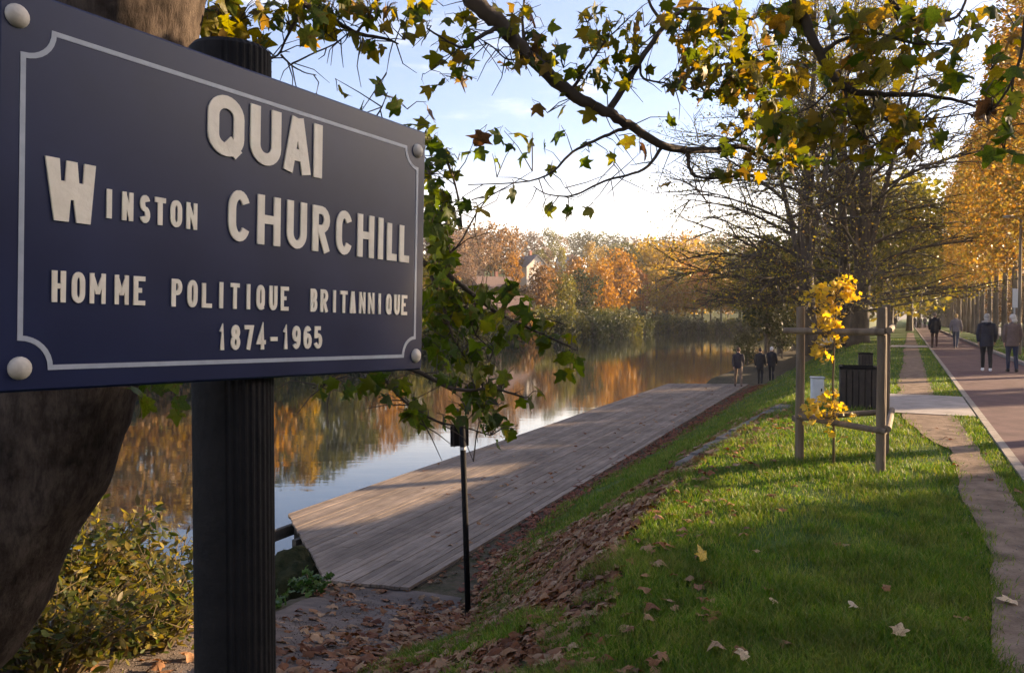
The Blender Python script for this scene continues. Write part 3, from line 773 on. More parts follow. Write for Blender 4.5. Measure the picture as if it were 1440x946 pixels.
ORD = ['leftmost', 'second from the left', 'third from the left', 'fourth from the left', 'fifth from the left', 'sixth from the left', 'seventh from the left', 'eighth from the left', 'ninth from the left', 'tenth from the left']
_g = {}
for o in list(COL.objects):
    if o.get('category') == 'tree' and o.get('group'):
        px_ = CX + o.location.x / o.location.y * FPX
        if px_ < 612:
            kindw = o['label'].split(' autumn')[0]; where = 'across the river' if 'hillside' in o['label'] else 'on the far bank'
            o['group'] = 'trees %s hidden behind the street sign' % where
            o['label'] = '%s tree %s behind the street sign, seen mirrored in the water' % (kindw, where)
        else: _g.setdefault(o['group'], []).append((px_, o))
for gname, L_ in _g.items():
    if 2 <= len(L_) <= 10:
        L_.sort(key=lambda q: q[0])
        for i_, (q, o) in enumerate(L_): o['label'] = ('%s of the %s' % (ORD[i_], gname)).replace('greyish brown half-bare', 'greyish half-bare')
    elif len(L_) == 1: del L_[0][1]['group']
for i in range(17):
    px = 925 + i * 12.5 + random.uniform(-3, 3); y = 190 + random.uniform(0, 10); x = (px - CX) / FPX * y
    mt = ['gold', 'orange', 'olive', 'gold', 'orange', 'rust', 'olive'][i % 7]
    zb = hz_at(x, y); top = 372 + 28 * ((i * 0.618) % 1)
    far_tree(x, y, zb - 0.1, CAMZ + (HZ - top) / FPX * y - zb, 'round', 'f_' + mt, '%s tree where the river bends away beyond the deck' % COLWORD[mt], '%s trees at the river bend' % COLWORD[mt], seedv=i % 2)
for i in range(26):
    px = 905 + i * 8.6; y = 182.3 + random.uniform(0, 0.9); x = (px - CX) / FPX * y; zb = hz_at(x, y)
    mt = ['dark', 'dark', 'olive'][i % 3]
    far_tree(x, y, zb, random.uniform(0.2, 1.9) - zb, 'shrub', 'f_' + mt, '%s bush on the water edge at the river bend' % COLWORD[mt], '%s bushes at the river bend' % COLWORD[mt], 'shrub', seedv=i % 2)
for i in range(64):
    px = 600 + i * 8.7 + random.uniform(-4, 4)
    if 668 < px < 722: continue
    x, y = on_t(px, -54)
    bank_tree(px, -53.4 - random.uniform(0, 1.8), HZ - random.uniform(0.6, 2.2) * FPX / y, 'shrub', random.choice(['dark', 'dark', 'olive', 'brown' if px < 740 else 'olive']), sv=i % 2)
M['wall_white'] = simple('wall_white', (0.46, 0.41, 0.35), (0.58, 0.52, 0.45), 0.8, 2)
M['wall_peach'] = simple('wall_peach', (0.5, 0.36, 0.26), (0.6, 0.44, 0.32), 0.8, 2)
M['wall_brick'] = simple('wall_brick', (0.25, 0.11, 0.08), (0.36, 0.17, 0.12), 0.9, 6)
M['roof_red'] = simple('roof_red', (0.11, 0.07, 0.055), (0.18, 0.115, 0.09), 0.9, 4)
M['roof_slate'] = simple('roof_slate', (0.09, 0.09, 0.1), (0.16, 0.155, 0.16), 0.8, 4)
M['glass'] = simple('glass', (0.03, 0.035, 0.045), (0.05, 0.055, 0.065), 0.1, 2, spec=0.8)
M['frame_white'] = simple('frame_white', (0.6, 0.58, 0.55), (0.7, 0.68, 0.65), 0.6, 4)
M['door_brown'] = simple('door_brown', (0.06, 0.035, 0.02), (0.1, 0.06, 0.035), 0.7, 6)
def house(px, t, zoff, L, D, Hh, rh, wall, roof, label, rz, ridge_front=True):
    x, y = on_t(px, t); z = hz_at(x, y) + zoff
    e = empty('house', (x, y, z), label, 'house', None, rz)
    mb = MB(); mb.box((0, 0, Hh / 2 - 1.5), (L, D, Hh + 3))
    if ridge_front:   # gable faces -y
        for sy in (-1, 1):
            yy = sy * D / 2
            mb.add([(-L / 2, yy, Hh), (L / 2, yy, Hh), (0, yy, Hh + rh)], [(0, 1, 2)])
    else:
        for sx in (-1, 1):
            xx = sx * L / 2
            mb.add([(xx, -D / 2, Hh), (xx, D / 2, Hh), (xx, 0, Hh + rh)], [(0, 1, 2)])
    mb.build('wall', M[wall], e, local=True)
    rf = MB(); o_ = 0.45; th = 0.22
    if ridge_front:
        for sx in (-1, 1):
            a = [(0, -D / 2 - o_, Hh + rh + 0.02), (0, D / 2 + o_, Hh + rh + 0.02), (sx * (L / 2 + o_), D / 2 + o_, Hh - rh * o_ / (L / 2) + 0.02), (sx * (L / 2 + o_), -D / 2 - o_, Hh - rh * o_ / (L / 2) + 0.02)]
            b = [(p[0], p[1], p[2] + th) for p in a]
            rf.add(a + b, [(0, 1, 2, 3), (7, 6, 5, 4), (0, 3, 7, 4), (1, 5, 6, 2), (3, 2, 6, 7)])
    else:
        for sy in (-1, 1):
            a = [(-L / 2 - o_, 0, Hh + rh + 0.02), (L / 2 + o_, 0, Hh + rh + 0.02), (L / 2 + o_, sy * (D / 2 + o_), Hh - rh * o_ / (D / 2) + 0.02), (-L / 2 - o_, sy * (D / 2 + o_), Hh - rh * o_ / (D / 2) + 0.02)]
            b = [(p[0], p[1], p[2] + th) for p in a]
            rf.add(a + b, [(0, 1, 2, 3), (7, 6, 5, 4), (0, 3, 7, 4), (1, 5, 6, 2), (3, 2, 6, 7)])
    ro = rf.build('roof', M[roof], e, local=True)
    ch = MB(); ch.box((L * 0.22, D * 0.15, Hh + rh * 0.9), (0.7, 0.6, rh * 1.1 + 0.8)); ch.build('chimney', M['wall_brick'], ro, local=True)
    n = max(2, int(L / 2.6))
    for fl in range(max(1, int(Hh / 2.7))):
        for k in range(n):
            wx = -L / 2 + L * (k + 0.5) / n
            if fl == 0 and k == n // 2:
                d = MB(); d.box((wx, -D / 2 - 0.04, 1.05), (1.0, 0.08, 2.1)); d.build('door', M['door_brown'], e, local=True); continue
            wf = MB(); wz = 1.6 + fl * 2.7
            for dx in (-0.55, 0.55): wf.box((wx + dx, -D / 2 - 0.05, wz), (0.1, 0.1, 1.3))
            for dz in (-0.6, 0.6): wf.box((wx, -D / 2 - 0.05, wz + dz), (1.0, 0.1, 0.1))
            wo_ = wf.build('window', M['frame_white'], e, local=True)
            g = MB(); g.box((wx, -D / 2 - 0.02, wz), (1.0, 0.05, 1.1)); g.build('pane', M['glass'], wo_, local=True)
    if ridge_front:
        wf = MB(); wz = Hh + rh * 0.3
        for dx in (-0.4, 0.4): wf.box((dx, -D / 2 - 0.05, wz), (0.1, 0.1, 1.0))
        for dz in (-0.45, 0.45): wf.box((0, -D / 2 - 0.05, wz + dz), (0.7, 0.1, 0.1))
        wo_ = wf.build('window', M['frame_white'], e, local=True)
        g = MB(); g.box((0, -D / 2 - 0.02, wz), (0.7, 0.05, 0.8)); g.build('pane', M['glass'], wo_, local=True)
    return e
house(743, -94, 1.6, 7, 8, 4.8, 3.0, 'wall_white', 'roof_slate', 'white gabled house standing out between brown trees on the hillside', R(35))
house(646, -108, 2.0, 11, 8, 5.4, 2.6, 'wall_peach', 'roof_red', 'peach house high on the hillside just right of the street sign', R(30), False)
house(690, -82, 0.2, 9, 7, 3.2, 2.2, 'wall_white', 'roof_red', 'low white house with a wide red roof below the brown hillside trees', R(30), False)
house(800, -120, 2.0, 9, 7, 4.5, 2.4, 'wall_white', 'roof_slate', 'small pale house far up the hillside left of the golden tall tree', R(25), False)
house(700, -60, 0.0, 9, 6, 3.2, 1.8, 'wall_brick', 'roof_red', 'brick riverside house reflected in the water behind the hanging leaves', R(28), False)

# pale boat at the far waterline
bx, by = on_t(784, -51.5)
be = empty('rowing_boat', (bx, by, WATER), 'small pale rowing boat lying at the far waterline', 'boat', None, R(40))
hl = MB(); secs = []
for i in range(9):
    f = i / 8; y_ = -1.9 + 3.8 * f; wd = 0.62 * math.sin(math.pi * min(1, 0.18 + f * 0.82)) ** 0.7 + 0.02
    secs.append([(-wd, y_, 0.42 + 0.12 * abs(2 * f - 1)), (-wd * 0.8, y_, 0.05), (0, y_, -0.1), (wd * 0.8, y_, 0.05), (wd, y_, 0.42 + 0.12 * abs(2 * f - 1)), (wd * 0.86, y_, 0.4 + 0.12 * abs(2 * f - 1)), (wd * 0.65, y_, 0.1), (-wd * 0.65, y_, 0.1), (-wd * 0.86, y_, 0.4 + 0.12 * abs(2 * f - 1))])
V_ = [p for s_ in secs for p in s_]; F_ = []
for i in range(8):
    for k in range(9):
        F_.append((i * 9 + k, i * 9 + (k + 1) % 9, i * 9 + 9 + (k + 1) % 9, i * 9 + 9 + k))
F_ += [tuple(range(8, -1, -1)), tuple(range(72, 81))]
hl.add(V_, F_); hl.build('hull', M['wall_white'], be, local=True)
for y_ in (-0.8, 0.6):
    q = MB(); q.box((0, y_, 0.34), (1.0, 0.22, 0.04)); q.build('seat', M['wood_post'], be, local=True)

# ------------------------------------------------------------------ far end of the path
def path_tree(s, t, h, kind, mat, label, group=None, sv=0, name='tree'):
    p = ST(s, t)
    return far_tree(p.x, p.y, hz_at(p.x, p.y) - 0.1, h, kind, 'f_' + mat, label, group, name, seedv=sv)
path_tree(98, -7, 15, 'wide', 'yellowgreen', 'broad yellow-green tree left of the path beyond the big bare trunks', sv=2)
path_tree(104, 0.2, 17, 'wide', 'yellowgreen', 'tall yellow-green tree leaning over the path behind the tree guard', sv=3)
path_tree(92, -1.5, 15, 'wide', 'olive', 'broad olive tree rising right behind the thick bare trunk', sv=5)
path_tree(112, -2.2, 19, 'wide', 'yellowgreen', 'tallest yellow-green tree over the far end of the path', sv=6)
path_tree(135, 1.5, 15, 'wide', 'olive', 'rounded olive tree right of the far path end', sv=7)
path_tree(84, -5.5, 17, 'round', 'olive', 'olive tree between the bare trunks and the far path', sv=1)
path_tree(120, -3.5, 14, 'round', 'yellowgreen', 'yellow-green tree overhanging the far path above the distant walkers', sv=3)
path_tree(150, 0.5, 12, 'wide', 'gold', 'golden tree closing the view at the far end of the path')
for i, (s, t, h) in enumerate([(140, -2, 6), (142, 3.2, 6.5), (150, 7, 7), (165, 10, 8), (120, -7, 6), (180, 4, 9)]):
    path_tree(s, t, h, 'round', 'dark', 'dark bushy tree at the far end of the path behind the walkers', 'dark trees at the far end of the path', sv=i % 2)
for i, (s, t, h, mt) in enumerate([(62, -9.5, 7, 'dark'), (70, -10.5, 10, 'olive'), (80, -11, 12, 'olive'), (92, -11, 13, 'dark'), (76, -8.0, 6, 'gold'), (105, -11, 14, 'olive'), (125, -11, 15, 'orange'), (58, -10.5, 3.2, 'dark'), (66, -7.5, 3.0, 'olive'), (64, -8.6, 3.6, 'dark'), (72, -8.2, 3.8, 'dark'), (78, -9.6, 4.0, 'olive'), (86, -8.6, 4.4, 'dark'), (55, -9.6, 2.4, 'dark'), (94, -9, 5, 'dark')]):
    path_tree(s, t, h, 'round', mt, '%s tree on the near bank behind the deck end' % COLWORD[mt], '%s trees behind the deck end' % COLWORD[mt], sv=i % 2)
_g = {}
for o in list(COL.objects):
    if o.get('group', '').endswith('trees behind the deck end'): _g.setdefault(o['group'], []).append((CX + o.location.x / o.location.y * FPX, o))
for gname, L_ in _g.items():
    if len(L_) == 1: del L_[0][1]['group']; continue
    L_.sort(key=lambda q: q[0])
    for i_, (q, o) in enumerate(L_): o['label'] = '%s of the %s' % (ORD[i_], gname)
# a distant ridge past the path
hb = MB(); n_ = 40
for i in range(n_ + 1):
    a = -0.2 + i / n_ * 1.5
    d = 900
    hh = 55 + 16 * math.sin(i * 0.55) + 9 * math.sin(i * 1.7)
    hb.v += [(math.sin(a) * d, math.cos(a) * d, -4), (math.sin(a) * (d + 250), math.cos(a) * (d + 250), hh), (math.sin(a) * (d + 900), math.cos(a) * (d + 900), hh * 0.7)]
for i in range(n_):
    for k in range(2):
        hb.f.append((i * 3 + k, i * 3 + 3 + k, i * 3 + 4 + k, i * 3 + 1 + k)); hb.m.append(0)
M['ridge'] = simple('ridge', (0.07, 0.07, 0.06), (0.16, 0.13, 0.1), 1.0, 0.02, detail=9)
tag(hb.build('hill', M['ridge'], smooth=True), kind='structure')

# ------------------------------------------------------------------ row of trimmed trees along the road
def row_tree_meshes(seed):
    r = np.random.default_rng(seed); rr = random.Random(seed)
    mb = MB()
    mb.tube([(0, 0, -0.3), (0, 0, 0.3), (0.03, 0.02, 2.6), (-0.03, 0.0, 5.0), (0, 0, 11), (0, 0, 16.4)], [0.27, 0.2, 0.17, 0.15, 0.09, 0.02], 9)
    for k in range(28):
        z = 4.6 + k * 0.4; a = k * 2.4; L = 1.7 * rr.uniform(0.7, 1.1)
        p = [(0, 0, z), (math.cos(a) * L * 0.5, math.sin(a) * L * 0.5, z + 0.5), (math.cos(a) * L, math.sin(a) * L, z + 1.3)]
        mb.tube(p, [0.05, 0.035, 0.012], 5, cap=False)
    n = 11500
    z = r.uniform(4.7, 17.4, n)
    f = (z - 4.7) / 12.7
    R_ = 2.35 * np.clip(np.minimum(f / 0.12 + 0.45, 1.0), 0, 1) * np.sqrt(np.clip(1.02 - np.clip((f - 0.55) / 0.45, 0, 1) ** 2.2, 0.02, 1))
    th = r.uniform(0, 2 * math.pi, n)
    q = np.sqrt(r.uniform(0.12, 1.3, n))
    C = np.stack([np.cos(th) * R_ * q, np.sin(th) * R_ * q, z + r.normal(0, .12, n)], -1)
    nn = vnoise(C[:, 0] * 1.0 + C[:, 2] * 0.6, C[:, 1] - C[:, 2] * 0.7, 1.3, seed)
    C = C[nn > 0.34]
    tm = bpy.data.meshes.new('trunk'); tm.from_pydata(mb.v, [], mb.f); tm.materials.append(M['bark_pale']); tm.update()
    for p_ in tm.polygons: p_.use_smooth = True
    return tm, cloud('crown', C, r.uniform(0.14, 0.3, len(C)), M['f_row'])
rowp = [row_tree_meshes(41), row_tree_meshes(42)]
k = 0
ROWLAB = {3: 'nearest orange row tree, its crown at the right picture edge', 4: 'second nearest orange row tree behind the walking couple', 5: 'third nearest orange row tree above the walking couple', 6: 'fourth nearest orange row tree along the road'}
for s in np.arange(17, 215, 5.6):
    p = ST(s + random.uniform(-.4, .4), 5.75)
    e = empty('street_tree', (p.x, p.y, 0), ROWLAB.get(k, 'orange trimmed tree with a straight bare trunk far along the roadside row' if k > 6 else 'orange trimmed roadside tree standing right of the picture edge'), 'tree', 'orange trees in the row along the road', random.uniform(0, 6.28))
    sc_ = random.uniform(0.95, 1.05); e.scale = (sc_, sc_, sc_)
    tm, cm = rowp[k % 2]; k += 1
    link('trunk', tm, e); link('crown', cm, e)
# second row across the road, low dense crowns; unseen near part added as shade, with gaps the evening sun comes through
PROTO_S = [far_tree_meshes(300 + i, 11.0, 3.0, 0.6, 'f_brown', 7000, 0.42, 'col') for i in range(2)]
def screen(s, t=17.2, sc_=1.0, wd_=1.0):
    p = ST(s, t)
    e = empty('tree', (p.x, p.y, -0.1), 'low crowned brown tree in the added screen by the far side of the road', 'tree', 'brown trees on the far side of the road', random.uniform(0, 6.28))
    e.scale = (sc_ * wd_, sc_ * wd_, sc_)
    tm, cm = PROTO_S[int(abs(s)) % 2]; link('trunk', tm, e); link('crown', cm, e)
SCREEN = [-30, -26, -22, -18, -14, -10, -6, -2, 2, 6, 10, 14, 17.6, 21.2, 25, 35.7, 44.4, 48.4, 52.4, 56.5, 60.5, 66, 70, 76, 80, 88, 98, 110, 120, 133, 150]
for s in SCREEN: screen(s, 17.2, 0.77 if 12 < s < 26 else 0.66, 0.85 if s == 35.7 else 1.1)
for s in np.arange(156, 330, 7): screen(float(s), 17.5, 0.9, 1.2)
for s in SCREEN[:15]: screen(s + 2, 20.5, 0.75, 1.15)

for s, t in ((-7, 12.5), (-15, 10), (-1, 14.2)): screen(s, t, 1.35)  # added out of view to darken what the sign plate reflects

# ------------------------------------------------------------------ big half-bare trees on the bank
def big_tree(px, Y, z0, H, r0, seed, label, lean=0.0, nl=24, leaves=2200, left=0.5, nlead=2):
    rr = random.Random(seed); r = np.random.default_rng(seed)
    b = G(px, HZ + (CAMZ - z0) * FPX / Y, z0)
    e = empty('bare_tree', (b.x, b.y, z0), label, 'tree')
    mb = MB()
    axis = lambda z: Vector((lean * z + 0.25 * math.sin(z * 0.25 + seed), 0.2 * math.cos(z * 0.3 + seed), z))
    zs = [-0.4, 0.2, 1.0, 2.5, 5, 8, 11, 14, 17, 20, H]
    rs = [1.5, 1.25, 1.05, 0.95, 0.88, 0.75, 0.6, 0.45, 0.3, 0.16, 0.03]
    mb.tube([axis(z) for z in zs], [r0 * q for q in rs], 12, jit=0.06)
    axes = [(axis, 2.2, H - 2.5)]
    for q in range(nlead):
        az_ = q * 2.2 + seed; z0_ = rr.uniform(2.0, 5.5); sp_ead = rr.uniform(0.16, 0.3); Ll = rr.uniform(14, 18)
        base_ = axis(z0_)
        def ax2(z, base_=base_, az_=az_, sp_ead=sp_ead, z0_=z0_):
            d_ = z - z0_; off_ = sp_ead * (d_ - 2.2 * (1 - math.exp(-d_ / 2.2)) * 0.4)
            return Vector((base_.x + math.cos(az_) * off_, base_.y + math.sin(az_) * off_, z))
        zs2 = [z0_, z0_ + 0.8, z0_ + 2.5, z0_ + 5, z0_ + 9, z0_ + Ll]
        mb.tube([ax2(z) for z in zs2], [r0 * c for c in (0.5, 0.46, 0.4, 0.32, 0.2, 0.03)], 9, jit=0.05)
        axes.append((ax2, z0_ + 2.0, z0_ + Ll - 1.5))
    mb.build('trunk', M['bark_dark'], e, smooth=True, local=True)
    tips = []
    def twig(m, p, d, L, rad, lev, nseg=4):
        pts = [Vector(p)]; dd = Vector(d).normalized()
        for i in range(nseg):
            dd = (dd + Vector((rr.uniform(-.16, .16), rr.uniform(-.16, .16), rr.uniform(-.12, .08) - ((0.1 - 0.06 * min(1, dd.z + 0.4)) if lev == 1 else 0.02)))).normalized()
            if pts[-1].z < 2.6 + (0.8 if pts[-1].x > 0 else 0) and dd.z < 0.12: dd.z = 0.12; dd.normalize()
            pts.append(pts[-1] + dd * (L / nseg))
        rad_ = [rad * (1 - 0.85 * i / nseg) for i in range(nseg + 1)]
        m.tube(pts, rad_, 6 if lev == 1 else (4 if lev == 2 else 3), cap=False)
        if lev < 3:
            nsub = 11 if lev == 1 else 6
            for k in range(nsub):
                f = rr.uniform(0.2, 1.0); i = min(nseg - 1, int(f * nseg)); q = pts[i].lerp(pts[i + 1], f * nseg - i)
                base = (pts[i + 1] - pts[i]).normalized()
                side = Vector((rr.uniform(-1, 1), rr.uniform(-1, 1), rr.uniform(-.45, .6)))
                nd = (base * 1.0 + side.normalized() * 0.8).normalized()
                twig(m, q, nd, L * rr.uniform(0.3, 0.5), rad * (0.42 if lev == 1 else 0.45), lev + 1, 3)
        else:
            tips.append((pts[-1], pts[1]))
    for k in range(nl):
        f = (k + 0.5) / nl
        axf, za, zb_ = axes[k % len(axes)] if k > 8 else axes[0]
        z = za + (zb_ - za) * f ** 1.1
        a = k * 2.399 + rr.uniform(-.4, .4)
        if k < 10 and rr.random() < left + 0.25: a = math.pi + rr.uniform(-0.9, 0.9)
        up = 0.25 + 1.25 * f + rr.uniform(-.15, .35)
        L = (8.8 * (1 - 0.55 * f)) * rr.uniform(0.75, 1.15)
        m = MB()
        twig(m, axf(z), (math.cos(a), math.sin(a), up), L, r0 * 0.28 * (1 - 0.6 * f), 1, 7)
        m.build('branch', M['bark_dark'], e, local=True)
    T = np.array([tuple(p[0].lerp(p[1], rr.random())) for p in tips])
    idx = r.integers(0, len(T), leaves)
    C = T[idx] + r.normal(0, 0.3, (leaves, 3))
    me = cloud('foliage', C, r.uniform(0.09, 0.2, leaves), M['f_sparse'])
    link('foliage', me, e)
    return e
big_tree(1136, 50, -0.35, 25, 0.5, 3, 'big half-bare tree with long low branches reaching left over the river', 0.0, 44, 16000, 0.4, 3)
big_tree(1182, 56, 0.0, 24, 0.42, 8, 'slender half-bare tree standing in the middle between the two thicker bank trunks', 0.02, 40, 12000, 0.2, 1)
big_tree(1212, 50, 0.0, 25, 0.55, 12, 'thick dark trunked bare tree on the lawn right beside the path', -0.015, 40, 15000, 0.1, 3)
big_tree(1160, 78, 0.0, 22, 0.4, 19, 'more distant half-bare tree glimpsed between the big bank trunks', 0.0, 30, 9000, 0.3, 2)
# ------------------------------------------------------------------ wooden deck over the river
dk = [G(458, 815, DECK), G(575, 826, DECK)]
rdir = (G(1035, 550, DECK) - G(575, 826, DECK)); rdir.z = 0; rdir.normalize()
rn = Vector((-rdir.y, rdir.x, 0))          # to the left
A_, B_ = dk
LEN = 30.5
rightfar = B_ + rdir * LEN
leftpts = [G(405, 722, DECK), G(600, 655, DECK), G(820, 580, DECK)]
lfar = leftpts[2] + (leftpts[2] - leftpts[0]).normalized() * 12.5
poly = [B_, rightfar, lfar, leftpts[2], leftpts[0], A_]
poly = [Vector((p.x, p.y, 0)) for p in poly]
def clip(pg, nx, ny, c):
    """keep nx*x+ny*y<=c"""
    out = []
    for i in range(len(pg)):
        a, b = pg[i], pg[(i + 1) % len(pg)]
        da = nx * a[0] + ny * a[1] - c; db = nx * b[0] + ny * b[1] - c
        if da <= 0: out.append(a)
        if da * db < 0:
            f = da / (da - db); out.append((a[0] + (b[0] - a[0]) * f, a[1] + (b[1] - a[1]) * f))
    return out
lp = [((p - poly[0]).dot(rdir), (p - poly[0]).dot(rn)) for p in poly]   # deck coordinates: along, across
deck = empty('wooden_deck', (B_.x, B_.y, DECK), 'weathered wooden riverside deck of long planks with a pointed near corner', 'deck')
PW, GAP = 0.121, 0.009
wmax = max(q[1] for q in lp); lmin = min(q[0] for q in lp); lmax = max(q[0] for q in lp)
row = 0; v0 = 0.0
def deck_w(a, b, z):
    return B_ + rdir * a + rn * b + Vector((0, 0, z))
while v0 < wmax:
    st_ = lmin - random.uniform(0, 3.6) - 0.1
    while st_ < lmax:
        en = st_ + 4.2
        pg = list(lp)
        for (nx, ny, c) in ((0, 1, v0 + PW - GAP), (0, -1, -v0), (1, 0, en - 0.004), (-1, 0, -st_)):
            pg = clip(pg, nx, ny, c)
            if len(pg) < 3: break
        if len(pg) >= 3:
            ar = abs(sum(pg[i][0] * pg[(i + 1) % len(pg)][1] - pg[(i + 1) % len(pg)][0] * pg[i][1] for i in range(len(pg)))) / 2
            if ar > 0.004:
                dz = random.uniform(-0.004, 0.003); je = random.uniform(-0.018, 0.014)
                pg = [(a + (je if min(abs(a - st_), abs(a - en + 0.004)) > 1e-4 and a < 8 else 0), b) for a, b in pg]
                mb = MB(); n = len(pg)
                sgn = 1 if sum(pg[i][0] * pg[(i + 1) % n][1] - pg[(i + 1) % n][0] * pg[i][1] for i in range(n)) > 0 else -1
                if sgn < 0: pg = pg[::-1]
                mb.add([deck_w(a, b, dz) for a, b in pg] + [deck_w(a, b, dz - 0.034) for a, b in pg],
                       [tuple(range(n)), tuple(range(2 * n - 1, n - 1, -1))] + [(i, n + i, n + (i + 1) % n, (i + 1) % n) for i in range(n)])
                mb.build('plank', M['plank'], deck)
        st_ = en
    v0 += PW; row += 1
# fascia beams and piles
def beam(p, q, nm='beam'):
    mb = MB(); p = Vector(p); q = Vector(q); d = (q - p); L = d.length; a = math.atan2(d.y, d.x)
    c = (p + q) / 2 + Vector((0, 0, -0.13))
    mb.box((c.x, c.y, DECK - 0.14), (L - 0.12, 0.06, 0.2), rz=a); mb.build(nm, M['beam'], deck)
cen = sum((p for p in poly), Vector()) / len(poly)
ins = [p + (cen - p).normalized() * 0.12 for p in poly]
for i in range(len(ins)):
    beam(ins[i], ins[(i + 1) % len(ins)])
for f in (0.08, 0.3, 0.55, 0.8):
    p = ins[5].lerp(ins[4], f); mb = MB(); mb.tube([(p.x, p.y, -3.0), (p.x, p.y, DECK - 0.05)], 0.085, 9); mb.build('pile', M['beam'], deck)
for f in (0.15, 0.35, 0.55, 0.75, 0.95):
    p = ins[4].lerp(ins[3], f); mb = MB(); mb.tube([(p.x, p.y, -3.0), (p.x, p.y, DECK - 0.05)], 0.085, 9); mb.build('pile', M['beam'], deck)
for dd in (0.5, 1.2, 1.9, 2.6, 3.2):
    mb = MB(); a0 = deck_w(1.2, dd, -0.13); a1 = deck_w(28, dd, -0.13)
    mb.box(((a0.x + a1.x) / 2, (a0.y + a1.y) / 2, DECK - 0.13), (26.8, 0.07, 0.16), rz=math.atan2(rdir.y, rdir.x)); mb.build('joist', M['beam'], deck)

# mossy boulder beside the deck corner
def boulder(name, c, r, sc, mat, label, cat, seed):
    mb = MB(); mb.sphere((0, 0, 0), r, 48, 30, sc=sc)
    me_v = []
    for v in mb.v:
        q = Vector(v); k = 1 + 0.3 * mnoise.noise(q * (1.6 / r) + Vector((seed, 0, 0))) + 0.12 * mnoise.noise(q * (4 / r)) + 0.05 * mnoise.noise(q * (11 / r))
        me_v.append(q * k + Vector(c))
    mb.v = me_v
    return tag(mb.build(name, mat, origin=c, smooth=True), label, cat)
bp = G(412, 838, -1.9)
boulder('boulder', (bp.x - 0.1, bp.y + 0.35, -1.92), 0.48, (0.95, 0.9, 0.95), M['moss_stone'], 'dark mossy boulder in the water beside the pointed deck corner', 'boulder', 4)

# small green weeds at the water's edge in front of the boulder
def weed(c, n, rad, h, size, mat, label, seed, name='weed', cat='plant'):
    r = np.random.default_rng(seed); e = empty(name, c, label, cat)
    mb = MB(); C = []
    for k in range(9):
        a = k * 0.7; d = rad * (0.4 + 0.6 * ((k * 37) % 10) / 10)
        tip = (math.cos(a) * d, math.sin(a) * d, h * (0.6 + 0.4 * ((k * 53) % 10) / 10))
        mb.tube([(0, 0, -0.05), (tip[0] * 0.4, tip[1] * 0.4, tip[2] * 0.7), tip], [0.006, 0.005, 0.002], 4, cap=False)
        for j in range(n // 9):
            f = r.uniform(0.25, 1.05); C.append((tip[0] * f + r.normal(0, .03), tip[1] * f + r.normal(0, .03), tip[2] * f ** 0.7 + r.normal(0, .02)))
    mb.build('stem', M['stem'], e, local=True)
    link('foliage', cloud('foliage', C, r.uniform(0.6, 1.3, len(C)) * size, M[mat], 'lobed'), e)
M['f_weed'] = leafmat('foliage_weed', [(0.03, 0.07, 0.015), (0.05, 0.1, 0.02), (0.08, 0.13, 0.03)], 0.35)
wp_ = G(436, 862, -1.6)
weed((wp_.x, wp_.y, hz_at(wp_.x, wp_.y)), 160, 0.3, 0.22, 0.07, 'f_weed', 'small green weed at the water edge below the deck corner', 5)
wp_ = G(400, 905, -1.5)
weed((wp_.x - 0.15, wp_.y, hz_at(wp_.x - 0.15, wp_.y)), 120, 0.25, 0.14, 0.06, 'f_weed', 'low green weed on the asphalt edge right of the black sign post', 6)

# ------------------------------------------------------------------ stone edging strip on the slope
eg = empty('stone_edging', ST(8.0, -2.4, 0), 'curved grey stone edging half sunk in the grass slope', 'edging')
ep = [G(962, 648, -0.12), G(1000, 628, -0.12), G(1050, 604, -0.12), G(1106, 580, -0.12)]
cum = [0]
for i in range(3): cum.append(cum[-1] + (ep[i + 1] - ep[i]).length)
def ept(d):
    for i in range(3):
        if d <= cum[i + 1] or i == 2:
            return ep[i].lerp(ep[i + 1], (d - cum[i]) / (cum[i + 1] - cum[i]))
d = 0.0
while d < cum[-1]:
    L = random.uniform(0.5, 0.75); p = ept(d); q = ept(min(cum[-1], d + L)); c = (p + q) / 2
    a = math.atan2((q - p).y, (q - p).x)
    mb = MB(); z = hz_at(c.x, c.y)
    mb.box((c.x, c.y, z - 0.06), ((q - p).length - 0.008, 0.24, 0.2), rz=a + random.uniform(-.03, .03), bev=0.02); mb.build('stone', M['stone'], eg)
    d += L

# ------------------------------------------------------------------ street sign
SBL, STL, SBR, STR = P(-8, 553.4, 0.771), P(-8, -28, 0.771), P(595, 520, 1.345), P(595, 187, 1.345)
ex = ((SBR + STR) / 2 - (SBL + STL) / 2); ex.normalize()
ey = (STL - SBL) + (STR - SBR); ey = (ey - ex * ey.dot(ex)).normalized()
en_ = ex.cross(ey).normalized()
SO = SBL.copy(); SWd = (SBR - SBL).dot(ex); SHt = 0.4
def SW(u, v, d=0.0): return SO + ex * u + ey * v + en_ * d
def suv(px, py):
    r_ = ray(px, py); o_ = Vector((0, 0, CAMZ)); k_ = (SO - o_).dot(en_) / r_.dot(en_)
    q = o_ + r_ * k_ - SO; return q.dot(ex), q.dot(ey)
def project(p):
    q = p - Vector((0, 0, CAMZ)); dpt = q.y * cp - q.z * sp_; v = q.y * sp_ + q.z * cp
    return CX + q.x / dpt * FPX, CY - v / dpt * FPX
srot = Matrix((ex, ey, en_)).transposed()
